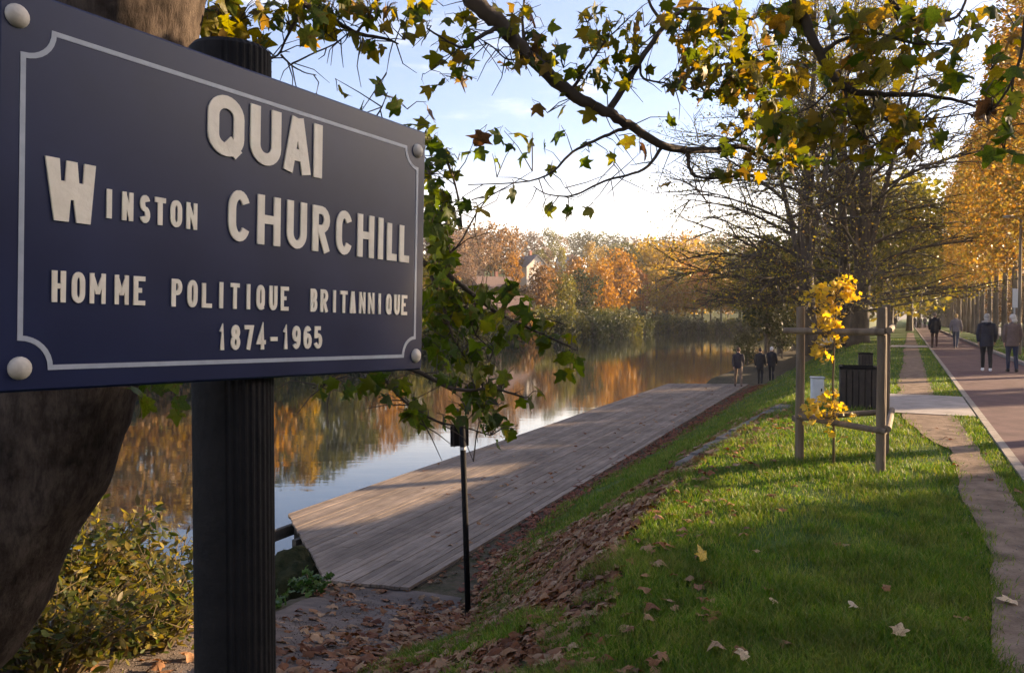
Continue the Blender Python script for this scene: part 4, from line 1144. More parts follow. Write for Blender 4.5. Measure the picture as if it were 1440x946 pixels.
# post position behind the plate
lo, hi = 250.0, 520.0
for _ in range(40):
    mid = (lo + hi) / 2; u_, v_ = suv(mid, 540); q = SW(u_, v_) - en_ * 0.066
    if project(q)[0] < 328: lo = mid
    else: hi = mid
pc = SW(*suv(mid, 540)) - en_ * 0.066
gz = hz_at(pc.x, pc.y)
sign = empty('street_sign', (pc.x, pc.y, gz), 'dark blue street name plate with raised cream letters on a black fluted post', 'street sign')
mb = MB(); mb.box(SW(SWd / 2, SHt / 2, -0.006), (SWd, SHt, 0.012), rot=srot, bev=0.0025); mb.build('plate', M['navy'], sign)
# fluted post
mb = MB(); NP_ = 144; ztop = 1.965; V_ = []
levels = [gz - 0.4, gz + 0.3, 1.0, 1.4, ztop - 0.006, ztop]
for li, z in enumerate(levels):
    for k in range(NP_):
        th = 2 * math.pi * k / NP_
        rr_ = 0.0535 - (0.0012 if (k % 4) in (0, 1) and -1.45 < (th + math.pi) % (2 * math.pi) - math.pi < 0.9 else 0.0)
        if li == 5: rr_ -= 0.005
        V_.append((pc.x + math.cos(th) * rr_, pc.y + math.sin(th) * rr_, z))
F_ = []
for li in range(len(levels) - 1):
    for k in range(NP_):
        k2 = (k + 1) % NP_; F_.append((li * NP_ + k, li * NP_ + k2, li * NP_ + NP_ + k2, li * NP_ + NP_ + k))
F_.append(tuple(range((len(levels) - 1) * NP_, len(levels) * NP_)))
mb.add(V_, F_); mb.build('post', M['post_black'], sign)
# bracket rails behind the plate
for vv in (0.09, 0.31):
    mb = MB(); cu = (pc - SO).dot(ex)
    mb.box(SW(cu, vv, -0.0125), (0.16, 0.03, 0.012), rot=srot); mb.build('bracket', M['grey_metal'], sign)

def ribbon(mb, pts, wd, d0, d1, closed=False):
    """raised stroke of width wd along pts (u,v)"""
    P_ = [Vector((a, b)) for a, b in pts]; n = len(P_); Lf, Rt = [], []
    for i in range(n):
        if closed: a, b, c = P_[i - 1], P_[i], P_[(i + 1) % n]
        else: a, b, c = P_[max(i - 1, 0)], P_[i], P_[min(i + 1, n - 1)]
        d1_ = (b - a); d2_ = (c - b)
        if d1_.length < 1e-9: d1_ = d2_
        if d2_.length < 1e-9: d2_ = d1_
        d1_.normalize(); d2_.normalize()
        n1 = Vector((-d1_.y, d1_.x)); n2 = Vector((-d2_.y, d2_.x))
        m_ = (n1 + n2)
        m_ = n1 if m_.length < 0.05 else m_.normalized()
        k_ = 1.0 / max(0.6, m_.dot(n1))
        Lf.append(b + m_ * (wd / 2 * k_)); Rt.append(b - m_ * (wd / 2 * k_))
    V_ = []
    for i in range(n):
        V_ += [SW(Lf[i].x, Lf[i].y, d1), SW(Rt[i].x, Rt[i].y, d1), SW(Rt[i].x, Rt[i].y, d0), SW(Lf[i].x, Lf[i].y, d0)]
    F_ = []
    for i in range(n if closed else n - 1):
        j = (i + 1) % n
        for k in range(4):
            k2 = (k + 1) % 4
            F_.append((i * 4 + k, i * 4 + k2, j * 4 + k2, j * 4 + k))
    if not closed: F_ += [(0, 3, 2, 1), ((n - 1) * 4, (n - 1) * 4 + 1, (n - 1) * 4 + 2, (n - 1) * 4 + 3)]
    mb.add(V_, F_)
# border line with concave corners
bl = suv(27.7, 522.7); tl = suv(19, 18); br = suv(589.7, 497); trr = suv(581, 200)
u0, v0_ = suv(27.5, 500)[0], suv(300, 509)[1]
u1, v1_ = suv(584, 400)[0], suv(300, 120)[1]
cr_ = 0.030
bpts = []
for (cx_, cy_, a0, a1) in ((u0, v0_, 90, 0), (u1, v0_, 180, 90), (u1, v1_, 270, 180), (u0, v1_, 360, 270)):
    for k in range(9):
        a = R(a0 + (a1 - a0) * k / 8); bpts.append((cx_ + math.cos(a) * cr_, cy_ + math.sin(a) * cr_))
mb = MB(); ribbon(mb, bpts, 0.0052, 0.0, 0.0007, True); mb.build('border_line', M['white_line'], sign)
for (cu, cv) in ((u0, v0_), (u1 + 0.004, v0_), (u1, v1_), (u0 - 0.006, v1_ + 0.006)):
    mb = MB(); mb.sphere(SW(cu, cv, 0.0), 0.0118, 18, 12, sc=(1, 1, 0.62), rot=srot); mb.build('rivet', M['rivet'], sign, smooth=True)

def arc(cx_, cy_, rx, ry, a0, a1, n=9):
    return [(cx_ + rx * math.cos(R(a0 + (a1 - a0) * i / n)), cy_ + ry * math.sin(R(a0 + (a1 - a0) * i / n))) for i in range(n + 1)]
def oval(rx=0.5, k=0.3):
    """rounded vertical oval in the unit cell: straight sides joined by half ellipses"""
    return arc(0.5, 1 - k, rx, k, 180, 0, 12) + arc(0.5, k, rx, k, 0, -180, 12)
WOUT = [(0, 1), (.27, 1), (.30, .65), (.385, .65), (.41, .985), (.62, .985), (.66, .65), (.745, .65), (.77, .985), (1, .985), (.9, 0), (.62, 0), (.555, .36), (.495, .36), (.46, 0), (.18, 0)]
GL = {
 'I': [[(.5, 0), (.5, 1)]], 'L': [[(0, 1), (0, 0), (1, 0)]],
 'H': [[(0, 0), (0, 1)], [(1, 0), (1, 1)], [(0, .52), (1, .52)]],
 'U': [[(0, 1)] + arc(.5, .3, .5, .3, 180, 360, 12) + [(1, 1)]],
 'A': [[(0, 0), (.44, 1)], [(.56, 1), (1, 0)], [(.2, .28), (.8, .28)]],
 'N': [[(0, 0), (0, 1)], [(0.02, .97), (.98, .03)], [(1, 0), (1, 1)]],
 'M': [[(0, 0), (0, 1)], [(0.03, .95), (.46, .36), (.54, .36), (.97, .95)], [(1, 1), (1, 0)]],
 'W': [[(0, 1), (.2, 0)], [(.24, 0), (.47, .84)], [(.53, .84), (.76, 0)], [(.8, 0), (1, 1)]],
 'T': [[(0, 1), (1, 1)], [(.5, 1), (.5, 0)]],
 'E': [[(1, 1), (0, 1), (0, 0), (1, 0)], [(0, .52), (.85, .52)]],
 'P': [[(0, 0), (0, 1), (.55, 1)] + arc(.55, .75, .45, .25, 90, -90, 8) + [(0, .5)]],
 'R': [[(0, 0), (0, 1), (.5, 1)] + arc(.5, .75, .46, .25, 90, -90, 8) + [(0, .5)], [(.42, .5), (1, 0)]],
 'B': [[(0, .52), (0, 1), (.5, 1)] + arc(.5, .76, .42, .24, 90, -90, 8) + [(0, .52)], [(0, .52), (.5, .52)] + arc(.5, .26, .5, .26, 90, -90, 8) + [(0, 0), (0, .52)]],
 'C': [arc(.5, .66, .5, .34, 25, 180, 10) + arc(.5, .34, .5, .34, 180, 335, 10)],
 'S': [arc(.5, .75, .48, .25, 20, 270, 12) + arc(.5, .25, .5, .25, 90, -160, 12)],
 '1': [[(.1, .76), (.6, 1), (.6, 0)]],
 '7': [[(0, 1), (1, 1), (.38, 0)]],
 '4': [[(.72, 0), (.72, 1), (0, .26), (1, .26)]],
 '5': [[(.92, 1), (.1, 1), (.05, .56)] + arc(.46, .31, .5, .31, 125, -160, 14)],
 '-': [[(0, .42), (1, .42)]],
}
CLOSED = {'O': [oval()], 'Q': [oval()], '0': [oval()], '8': [arc(.5, .76, .44, .24, 0, 345, 15), arc(.5, .26, .5, .26, 0, 345, 15)],
          '9': [arc(.5, .69, .5, .31, 0, 345, 15)], '6': [arc(.5, .31, .5, .31, 0, 345, 15)]}
EXTRA = {'Q': [[(.55, .22), (1.0, -.07)]], '9': [[(1, .69), (1, .42)] + arc(.5, .42, .5, .42, 0, -140, 8)], '6': [[(0, .31), (0, .58)] + arc(.5, .58, .5, .42, 180, 40, 8)]}
def letters(chars, top, bot, sw, depth):
    """chars: (char, left px, right px); top/bot: pixel points on the cap line and base line"""
    vt = suv(*top)[1]; vb = suv(*bot)[1]
    for ch, xa, xb in chars:
        ua = suv(xa, (top[1] + bot[1]) / 2)[0]; ub = suv(xb, (top[1] + bot[1]) / 2)[0]
        swu = sw if ch not in 'I' else min(sw, ub - ua)
        x0, x1 = ua + swu / 2, ub - swu / 2; y0, y1 = vb + sw / 2, vt - sw / 2
        f = lambda q: (x0 + (x1 - x0) * q[0], y0 + (y1 - y0) * q[1])
        def ff(q):
            u_, v_ = f(q)
            if q[1] == 0 and ch in 'IHNMTAWRPL1Q47': v_ -= sw / 2 if ch not in 'L' else 0
            if q[1] == 1 and ch in 'IHNMUAW4': v_ += sw / 2
            if (q[0] == 1 and ch in 'TEL-4') or (q[0] == 0 and ch in 'T-7'): u_ += swu / 2 if q[0] == 1 else -swu / 2
            return u_, v_
        mb = MB(); n_ = 0
        if ch == 'W':
            o2 = [(ua + (ub - ua) * q[0], vb + (vt - vb) * q[1]) for q in WOUT]; nw = len(o2)
            mb.add([SW(u_, v_, depth) for u_, v_ in o2] + [SW(u_, v_, 0.0) for u_, v_ in o2], [tuple(range(nw - 1, -1, -1))] + [(i, (i + 1) % nw, nw + (i + 1) % nw, nw + i) for i in range(nw)])
            mb.build('letter', M['cream'], sign); continue
        sfac = 1.0
        if ch in 'NMW': sfac = 0.86
        for st_ in GL.get(ch, []):
            ribbon(mb, [ff(q) for q in st_], sw * sfac, 0.0, depth - n_ * 0.00012); n_ += 1
        for st_ in CLOSED.get(ch, []):
            ribbon(mb, [f(q) for q in st_][:None], sw, 0.0, depth - n_ * 0.00012, True); n_ += 1
        for st_ in EXTRA.get(ch, []):
            ribbon(mb, [f(q) for q in st_], sw * (0.9 if ch == 'Q' else 1), 0.0, depth - n_ * 0.00012); n_ += 1
        mb.build('letter', M['cream'], sign)
letters([('Q', 291, 342), ('U', 351, 394), ('A', 398, 436.5), ('I', 439, 453.8)], (372, 152), (372, 233), 0.0160, 0.0022)
letters([('W', 62, 133)], (98, 226), (98, 312.5), 0.0125, 0.0022)
letters([('I', 148, 157), ('N', 170.5, 187), ('S', 196, 210), ('T', 217, 232), ('O', 239, 255), ('N', 261, 277)], (212, 276), (212, 315), 0.0058, 0.0018)
letters([('C', 320, 350), ('H', 361, 393), ('U', 402.6, 430), ('R', 438.5, 463), ('C', 472, 494), ('H', 502, 525), ('I', 531, 538), ('L', 543.5, 557), ('L', 561, 574.5)], (450, 290), (450, 354), 0.0112, 0.0022)
letters([('H', 72, 91.5), ('O', 100, 118.5), ('M', 125, 148), ('M', 160, 180.5), ('E', 187, 203), ('P', 240.5, 255), ('O', 262.8, 276.7), ('L', 283.3, 297), ('I', 307.6, 313), ('T', 323.5, 335.8), ('I', 346, 351), ('Q', 360, 371.3), ('U', 378, 389), ('E', 394, 405),
         ('B', 436, 445.3), ('R', 450, 460.6), ('I', 468, 471.3), ('T', 477.8, 487.8), ('A', 491.3, 499.7), ('N', 504.3, 513.3), ('N', 516.7, 526), ('I', 531.2, 535), ('Q', 542.3, 550), ('U', 553.6, 561.4), ('E', 563.8, 571.8)], (300, 396), (300, 433), 0.0053, 0.0018)
letters([('1', 307.5, 315.5), ('8', 324, 336.8), ('7', 343, 355.5), ('4', 360.5, 372.7), ('-', 379.5, 389.2), ('1', 397, 404.7), ('9', 410.3, 421.6), ('6', 426.2, 437.2), ('5', 441, 452.3)], (380, 457.5), (380, 491), 0.0055, 0.0018)

# ------------------------------------------------------------------ maple overhanging the sign and the water
tb = Vector((-3.05, 3.15, 0)); tb.z = hz_at(tb.x, tb.y)
maple = empty('maple_tree', tb, 'large leaning maple with a rough trunk behind the street sign and branches overhead', 'tree')
tp = [tb + Vector((-0.12, 0, -0.4)), tb + Vector((0, 0, 0.1)), P(-118, 900, 3.15), P(5, 700, 3.17), P(76, 550, 3.2), P(122, 350, 3.2), P(160, 150, 3.2), P(182, 0, 3.2), P(196, -160, 3.2), P(206, -330, 3.22), P(216, -520, 3.25), P(230, -760, 3.3), P(240, -1100, 3.4)]
tr_ = [0.42, 0.36, 0.33, 0.315, 0.305, 0.29, 0.285, 0.28, 0.27, 0.26, 0.24, 0.2, 0.1]
def smooth_path(pts, rad, per=6):
    out, ro = [], []
    n = len(pts)
    for i in range(n - 1):
        p0, p1, p2, p3 = pts[max(i - 1, 0)], pts[i], pts[i + 1], pts[min(i + 2, n - 1)]
        for k in range(per):
            t_ = k / per
            q = 0.5 * ((2 * p1) + (p2 - p0) * t_ + (2 * p0 - 5 * p1 + 4 * p2 - p3) * t_ ** 2 + (3 * p1 - p0 - 3 * p2 + p3) * t_ ** 3)
            out.append(q); ro.append(rad[i] + (rad[i + 1] - rad[i]) * t_)
    out.append(pts[-1]); ro.append(rad[-1]); return out, ro
pp, rr2 = smooth_path(tp, tr_, 10)
mb = MB(); mb.tube(pp, rr2, 40)
nv = []
for i, v in enumerate(mb.v):
    ax_ = pp[min(i // 40, len(pp) - 1)]; q = Vector(v); d_ = q - ax_
    k_ = 1 + 0.10 * mnoise.noise(q * 2.2) + 0.05 * mnoise.noise(Vector((q.x * 9, q.y * 9, q.z * 3.5))) + 0.03 * mnoise.noise(Vector((q.x * 22, q.y * 22, q.z * 9)))
    nv.append(ax_ + d_ * k_)
mb.v = nv; mb.build('trunk', M['bark'], maple, smooth=True)

BS = []      # branch samples: px, py, depth, position
def branch(ctrl, r0, r1, register=True, n=8, stub=None):
    pts = [P(*c) for c in ctrl]
    if stub: pts = [Vector(q) for q in stub] + pts
    m_ = len(pts); rad = [r0 + (r1 - r0) * (i / (m_ - 1)) ** 0.8 for i in range(m_)]
    pp, rr3 = smooth_path(pts, rad, 6)
    pp = [p + Vector((random.uniform(-1, 1), random.uniform(-1, 1), random.uniform(-1, 1))) * rr3[i] * 0.25 for i, p in enumerate(pp)]
    mb = MB(); mb.tube(pp, rr3, n); mb.build('branch', M['bark_dark'], maple, smooth=True)
    if register:
        for p in pp[(6 * len(stub) if stub else 0):]:
            a, b = project(p); BS.append((a, b, p.y, p))
T1, T2 = P(200, -230, 3.2), P(212, -430, 3.25)
branch([(470, -230, 3.9), (590, -90, 4.3), (665, -2, 4.4), (705, 36, 4.45), (740, 76, 4.5), (800, 130, 4.6), (850, 156, 4.65), (885, 176, 4.7), (935, 206, 4.8), (1000, 212, 5.0), (1042, 207, 5.1), (1090, 230, 5.2), (1125, 224, 5.3)], 0.07, 0.008, stub=[T1])
branch([(855, 158, 4.65), (900, 86, 4.7), (935, 36, 4.75), (965, 14, 4.8), (1010, 16, 4.8), (1060, 28, 4.9)], 0.021, 0.006)
branch([(935, 36, 4.75), (915, 8, 4.7), (905, -25, 4.7)], 0.012, 0.006, n=6)
branch([(885, 178, 4.7), (850, 192, 4.7), (805, 214, 4.65), (775, 243, 4.6), (735, 256, 4.6), (658, 260, 4.5)], 0.013, 0.003, n=6)
branch([(930, 208, 4.8), (905, 238, 4.75), (850, 255, 4.7), (805, 275, 4.7), (770, 273, 4.7), (750, 262, 4.7)], 0.011, 0.003, n=6)
branch([(968, 213, 4.9), (970, 238, 4.9), (985, 249, 4.9), (1020, 250, 4.95), (1060, 240, 5.0)], 0.014, 0.005, n=6)
branch([(707, 38, 4.45), (680, 48, 4.4), (655, 66, 4.35), (637, 62, 4.3), (600, 40, 4.3)], 0.015, 0.005, n=6)
branch([(740, 76, 4.5), (715, 84, 4.5), (690, 64, 4.5), (680, 60, 4.5)], 0.007, 0.003, n=5)
branch([(738, 72, 4.5), (735, 20, 4.5), (742, -20, 4.5)], 0.01, 0.004, n=6)
branch([(800, 130, 4.6), (830, 90, 4.65), (850, 60, 4.7), (880, 30, 4.7)], 0.01, 0.004, n=6)
branch([(900, 88, 4.7), (905, 110, 4.7), (940, 118, 4.75), (990, 130, 4.8)], 0.009, 0.003, n=6)
branch([(1000, 212, 5.0), (1040, 190, 5.0), (1065, 160, 5.0), (1072, 120, 5.0), (1050, 90, 5.0)], 0.009, 0.003, n=6)
branch([(250, -120, 3.4), (330, -30, 3.7), (415, 0, 3.9), (462, 26, 4.0), (502, 46, 4.05), (545, 56, 4.1), (560, 62, 4.1)], 0.03, 0.004, stub=[P(196, -160, 3.2)])
branch([(425, 8, 3.9), (400, 60, 3.85), (390, 78, 3.85), (370, 86, 3.8)], 0.008, 0.004, n=6)
branch([(395, 77, 3.85), (410, 92, 3.85), (428, 102, 3.85), (445, 106, 3.85)], 0.006, 0.002, n=5)
branch([(410, 90, 3.85), (435, 78, 3.9), (470, 62, 3.95), (492, 45, 4.0)], 0.005, 0.003, n=5)
branch([(285, 60, 3.5), (310, 20, 3.6), (325, -20, 3.6), (330, -40, 3.65)], 0.016, 0.01, n=6)
branch([(502, 46, 4.05), (520, 20, 4.1), (540, -20, 4.1)], 0.008, 0.005, n=5)
branch([(700, -420, 3.5), (980, -260, 3.7), (1085, -110, 3.85), (1122, -2, 3.95), (1138, 45, 4.0), (1158, 84, 4.05), (1185, 122, 4.1), (1228, 132, 4.1), (1280, 133, 4.15), (1330, 138, 4.2), (1372, 150, 4.2)], 0.05, 0.006, stub=[T2, P(420, -560, 3.35)])
branch([(1156, 76, 4.05), (1180, 58, 4.05), (1230, 47, 4.05), (1290, 62, 4.1), (1340, 60, 4.1)], 0.013, 0.004, n=6)
branch([(1188, 124, 4.1), (1196, 165, 4.1), (1222, 198, 4.15), (1255, 204, 4.2)], 0.009, 0.003, n=6)
branch([(1228, 134, 4.1), (1240, 165, 4.1), (1300, 168, 4.15), (1370, 158, 4.2)], 0.009, 0.003, n=6)
branch([(1190, 124, 4.1), (1165, 130, 4.1), (1145, 148, 4.15), (1120, 160, 4.2)], 0.008, 0.003, n=6)
branch([(1180, -90, 3.9), (1245, -10, 4.0), (1275, 22, 4.05), (1310, 30, 4.1), (1345, 24, 4.1), (1360, -4, 4.1)], 0.018, 0.006, n=6, stub=[P(980, -260, 3.7)])
branch([(1280, 133, 4.15), (1320, 118, 4.15), (1345, 100, 4.15), (1352, 80, 4.2)], 0.006, 0.002, n=5)
branch([(1420, -80, 3.9), (1440, 40, 4.0), (1425, 110, 4.05), (1400, 150, 4.1), (1388, 160, 4.1)], 0.012, 0.004, n=6, stub=[P(1085, -110, 3.85)])
branch([(1425, 110, 4.05), (1420, 160, 4.05), (1412, 210, 4.1)], 0.006, 0.003, n=5)
# low branches that pass behind the sign and hang over the water
branch([(250, 330, 3.3), (450, 340, 3.7), (600, 372, 4.0), (650, 402, 4.05), (700, 440, 4.1), (760, 468, 4.2), (812, 492, 4.25)], 0.03, 0.004, stub=[P(135, 300, 3.2)])
branch([(300, 210, 3.4), (450, 200, 3.8), (560, 190, 4.1), (615, 210, 4.2), (640, 260, 4.25), (650, 320, 4.3)], 0.02, 0.004, stub=[P(150, 200, 3.2)])
branch([(520, 175, 4.0), (535, 155, 4.05), (545, 130, 4.1)], 0.006, 0.002, n=5)
branch([(250, 440, 3.25), (450, 480, 3.5), (580, 520, 3.7), (640, 547, 3.8), (695, 547, 3.85), (740, 560, 3.9)], 0.022, 0.004, stub=[P(118, 360, 3.2)])
branch([(520, 500, 3.6), (560, 556, 3.65), (610, 590, 3.7), (650, 600, 3.75), (690, 612, 3.8)], 0.01, 0.003, n=6)
branch([(480, 488, 3.5), (470, 530, 3.5), (440, 545, 3.5)], 0.008, 0.003, n=5)
branch([(600, 372, 4.0), (622, 430, 4.0), (640, 480, 4.0), (660, 510, 4.05)], 0.009, 0.003, n=6)
branch([(600, 372, 4.0), (640, 350, 4.05), (670, 300, 4.1), (690, 275, 4.1)], 0.008, 0.003, n=6)

# bare twiglets
mb = MB()
for _ in range(420):
    a, b, dpt, p = random.choice(BS)
    d_ = Vector((random.uniform(-1, 1), random.uniform(-.6, .6), random.uniform(-.9, .6))).normalized(); L = random.uniform(0.06, 0.3)
    q1 = p + d_ * L * 0.5; q2 = q1 + (d_ + Vector((random.uniform(-.6, .6), random.uniform(-.6, .6), random.uniform(-.6, .4)))).normalized() * L * 0.5
    mb.tube([p, q1, q2], [0.0035, 0.0026, 0.0014], 4, cap=False)
    BS.append((*project(q2), q2.y, q2))
BSA = np.array([(b[0], b[1]) for b in BS])
# leaves: exact spots first, then denser patches (centre px, radius px, count, size m, palette)
LV = []
def add_leaf(px, py, size, pal, dj=0.12):
    i = int(np.argmin((BSA[:, 0] - px) ** 2 + (BSA[:, 1] - py) ** 2))
    dist = math.hypot(BSA[i, 0] - px, BSA[i, 1] - py)
    Y = BS[i][2] + random.uniform(-dj, dj)
    LV.append((P(px, py, Y), size, random.choice(pal), BS[i][3], dist, px < 860 and py > 170))
gr, ol, go, bn = 'leaf_green', 'leaf_olive', 'leaf_gold', 'leaf_brown'
DG = [gr, gr, gr, gr, gr, gr, gr, ol]; OG = [gr, gr, ol, ol, ol, bn]; YG = [gr, ol, ol, go, ol, ol, gr, ol, gr]; YO = [ol, go, ol, ol, gr, go]
for (x, y) in [(581, 17), (577, 54), (629, 30), (663, 30), (611, 86), (642, 82), (650, 120), (616, 123), (749, 26), (753, 52), (779, 39), (775, 86), (750, 78), (728, 95), (814, 99), (534, 125), (482, 133), (556, 153), (508, 151), (607, 163), (758, 155), (788, 159), (827, 164), (674, 196), (700, 194), (732, 194), (736, 224), (766, 207), (784, 194), (624, 220), (655, 215), (676, 217), (825, 230), (859, 224), (822, 202), (775, 241), (827, 297), (797, 297), (773, 295), (687, 275), (680, 297), (721, 275), (700, 230), (716, 208), (745, 205), (943, 168), (935, 260), (880, 200), (905, 213), (810, 130), (850, 40), (875, 20), (898, 28), (940, 10), (990, 35), (838, 55), (880, 65), (865, 60), (818, 75), (700, 15), (840, 110), (815, 110), (895, 60), (915, 100), (630, 60), (590, 45), (600, 10), (545, 40), (520, 70), (530, 18), (558, 20), (495, 55), (510, 15), (640, 105), (600, 130)]:
    add_leaf(x, y, random.uniform(0.075, 0.11), OG)
for (x, y, rx, ry, n, sz, pal) in [
    (315, 30, 32, 34, 34, 0.105, YG), (350, 62, 30, 24, 16, 0.12, YG), (380, 20, 40, 20, 14, 0.11, YG), (440, 30, 34, 30, 22, 0.12, YG), (470, 8, 40, 14, 10, 0.11, YG), (525, 18, 30, 20, 12, 0.1, OG), (520, 72, 16, 12, 6, 0.09, OG),
    (590, 22, 24, 22, 8, 0.1, OG), (640, 90, 24, 26, 10, 0.1, OG), (655, 40, 22, 22, 6, 0.1, OG), (740, 40, 34, 34, 16, 0.1, OG), (765, 75, 26, 26, 12, 0.1, OG), (720, 85, 20, 14, 6, 0.09, OG),
    (850, 40, 44, 34, 18, 0.1, OG), (885, 60, 40, 36, 16, 0.1, OG), (850, 110, 40, 24, 14, 0.095, OG), (800, 120, 22, 22, 6, 0.09, OG),
    (955, 30, 36, 28, 20, 0.1, YG), (985, 75, 36, 36, 32, 0.105, YG), (1015, 30, 36, 28, 24, 0.11, YG), (960, 110, 26, 26, 14, 0.1, YG), (1010, 120, 40, 28, 34, 0.105, YO), (1060, 60, 40, 44, 34, 0.115, YG), (1060, 130, 40, 34, 40, 0.11, YO), (1090, 175, 40, 30, 34, 0.11, YO),
    (1105, 90, 34, 44, 26, 0.12, YG), (1110, 20, 40, 22, 20, 0.12, YG), (1150, 200, 40, 34, 34, 0.115, YG), (1100, 225, 50, 22, 26, 0.105, YO), (1040, 190, 30, 30, 14, 0.1, YO), (1060, 235, 40, 14, 14, 0.1, YG),
    (1190, 90, 40, 50, 26, 0.13, YG), (1200, 30, 44, 30, 22, 0.13, YG), (1190, 170, 40, 34, 28, 0.125, YG), (1250, 165, 44, 30, 24, 0.13, YG), (1260, 85, 44, 36, 22, 0.13, YG), (1275, 25, 40, 24, 20, 0.13, YG), (1320, 60, 34, 44, 18, 0.13, YG), (1310, 185, 28, 22, 10, 0.12, YG), (1210, 215, 44, 20, 18, 0.115, YG), (1330, 120, 28, 26, 9, 0.13, DG), (1275, 200, 30, 18, 8, 0.12, YG), (1375, 20, 34, 22, 8, 0.12, DG),
    (1410, 90, 28, 22, 6, 0.13, DG), (1415, 135, 28, 24, 8, 0.13, DG), (1415, 185, 24, 18, 6, 0.13, DG), (1410, 222, 24, 12, 4, 0.14, DG), (1365, 45, 14, 22, 4, 0.12, DG), (1430, 50, 14, 30, 5, 0.12, DG),
    (585, 195, 40, 22, 16, 0.1, DG), (620, 250, 24, 34, 26, 0.095, DG), (615, 310, 20, 44, 32, 0.1, DG), (640, 300, 30, 16, 8, 0.1, DG), (622, 365, 20, 30, 22, 0.1, DG), (620, 430, 24, 44, 34, 0.105, DG), (672, 435, 36, 30, 20, 0.11, DG), (725, 415, 22, 22, 6, 0.13, DG), (735, 465, 40, 24, 14, 0.11, DG), (790, 490, 32, 18, 7, 0.11, DG), (680, 480, 40, 26, 13, 0.11, DG), (800, 520, 28, 18, 5, 0.11, DG),
    (620, 490, 24, 34, 18, 0.1, DG), (645, 520, 36, 22, 14, 0.1, DG), (690, 545, 32, 24, 16, 0.1, DG), (672, 578, 32, 24, 15, 0.105, DG), (702, 605, 24, 22, 9, 0.1, DG), (590, 580, 26, 18, 8, 0.11, DG), (540, 548, 40, 16, 12, 0.1, DG), (480, 545, 40, 16, 10, 0.09, DG), (628, 600, 10, 10, 2, 0.1, DG), (745, 560, 22, 12, 3, 0.1, DG), (205, 568, 18, 12, 2, 0.13, DG), (245, 575, 16, 12, 2, 0.11, DG), (215, 545, 34, 12, 4, 0.1, DG)]:
    for _ in range(int(n * (1.0 if x > 1130 else 1.3))):
        a = random.uniform(0, 6.283); q = math.sqrt(random.random())
        add_leaf(x + math.cos(a) * rx * q, y + math.sin(a) * ry * q, (0.72 if x > 1130 else 0.8) * sz * random.uniform(0.72, 1.2), pal, 0.3)
# two withered leaf clumps
for (x, y) in [(1383, 153), (1388, 160), (1378, 162), (1014, 246), (1022, 251), (1008, 252)]:
    add_leaf(x, y, 0.11, [bn], 0.02)
pet = MB(); CV, CF, CN = {0: [], 1: []}, {0: [], 1: []}, {0: 0, 1: 0}
order = sorted(range(len(LV)), key=lambda i: -LV[i][1] / LV[i][0].y)
for rank, i in enumerate(order):
    pos, size, mt, bpnt, dist, low = LV[i]
    tip = Vector((random.uniform(-.8, .8), random.uniform(-.8, .8), random.uniform(-1.2, 0.15))).normalized()
    nn = Vector((random.uniform(-1, 1), random.uniform(-1.0, .4), random.uniform(-.3, 1.0)))
    nn = (nn - tip * nn.dot(tip)).normalized(); xx = tip.cross(nn)
    Rm = Matrix((xx, tip, nn)).transposed()
    base = pos - tip * size * 0.45
    var = random.randrange(9)
    if rank < 300:
        o = link('leaf', leaf_mesh('live', var, mt), maple)
        o.matrix_local = Matrix.Translation(base - tb) @ Rm.to_4x4() @ Matrix.Scale(size, 4)
    else:
        V_, F_ = LEAFV[var]
        RR = np.array(Rm); w_ = int(low); CV[w_].append((V_ @ RR.T) * size + np.array(base - tb)); CF[w_].append(F_ + CN[w_]); CN[w_] += len(V_)
    if dist < 90:   # petiole out to the branch
        pe = base - tip * size * 0.45; L = (bpnt - pe).length
        if L < 0.42:
            m_ = (pe + bpnt) / 2 + Vector((0, 0, 0.02)); pet.tube([pe, m_, bpnt], [0.0015, 0.002, 0.003], 4, cap=False)
for w_ in (0, 1):
    lo_ = link('foliage', mesh_np('foliage', np.concatenate(CV[w_]), np.concatenate(CF[w_]), M['leaf_mixgreen' if w_ else 'leaf_mix'], True), maple); lo_['kind'] = 'stuff'
pet.build('petiole', M['twig'], maple)['kind'] = 'stuff'
# twiglets
mbo = mb.build('twig', M['twig'], maple); mbo['kind'] = 'stuff'
# upper crown above the picture
r_ = np.random.default_rng(77); C = []
for k in range(9):
    c = np.array([r_.uniform(-5.5, 1.5), r_.uniform(0.5, 8.0), r_.uniform(5.6, 9.0)]); n = 150
    C.append(c + r_.normal(0, 0.55, (n, 3)))
C = np.concatenate(C); C = C[C[:, 2] > 4.9 + 0.12 * np.maximum(0, C[:, 1])]
ho = link('crown', cloud('crown', C - np.array(tb), r_.uniform(0.12, 0.24, len(C)), M['leaf_mix'], 'lobed'), maple); ho['kind'] = 'stuff'
for (a, b, c, l) in [(-3.5, 2.5, 6.2, 1), (-0.5, 5.5, 6.6, 1), (2.5, 3.0, 6.8, 1), (-1.5, 1.0, 7.5, 1)]:
    mb = MB(); top = P(220, -600, 3.28); mb.tube([top, top.lerp(Vector((a, b, c)), 0.5) + Vector((0, 0, 0.4)), Vector((a, b, c))], [0.1, 0.06, 0.015], 8); mb.build('branch', M['bark_dark'], maple, smooth=True)
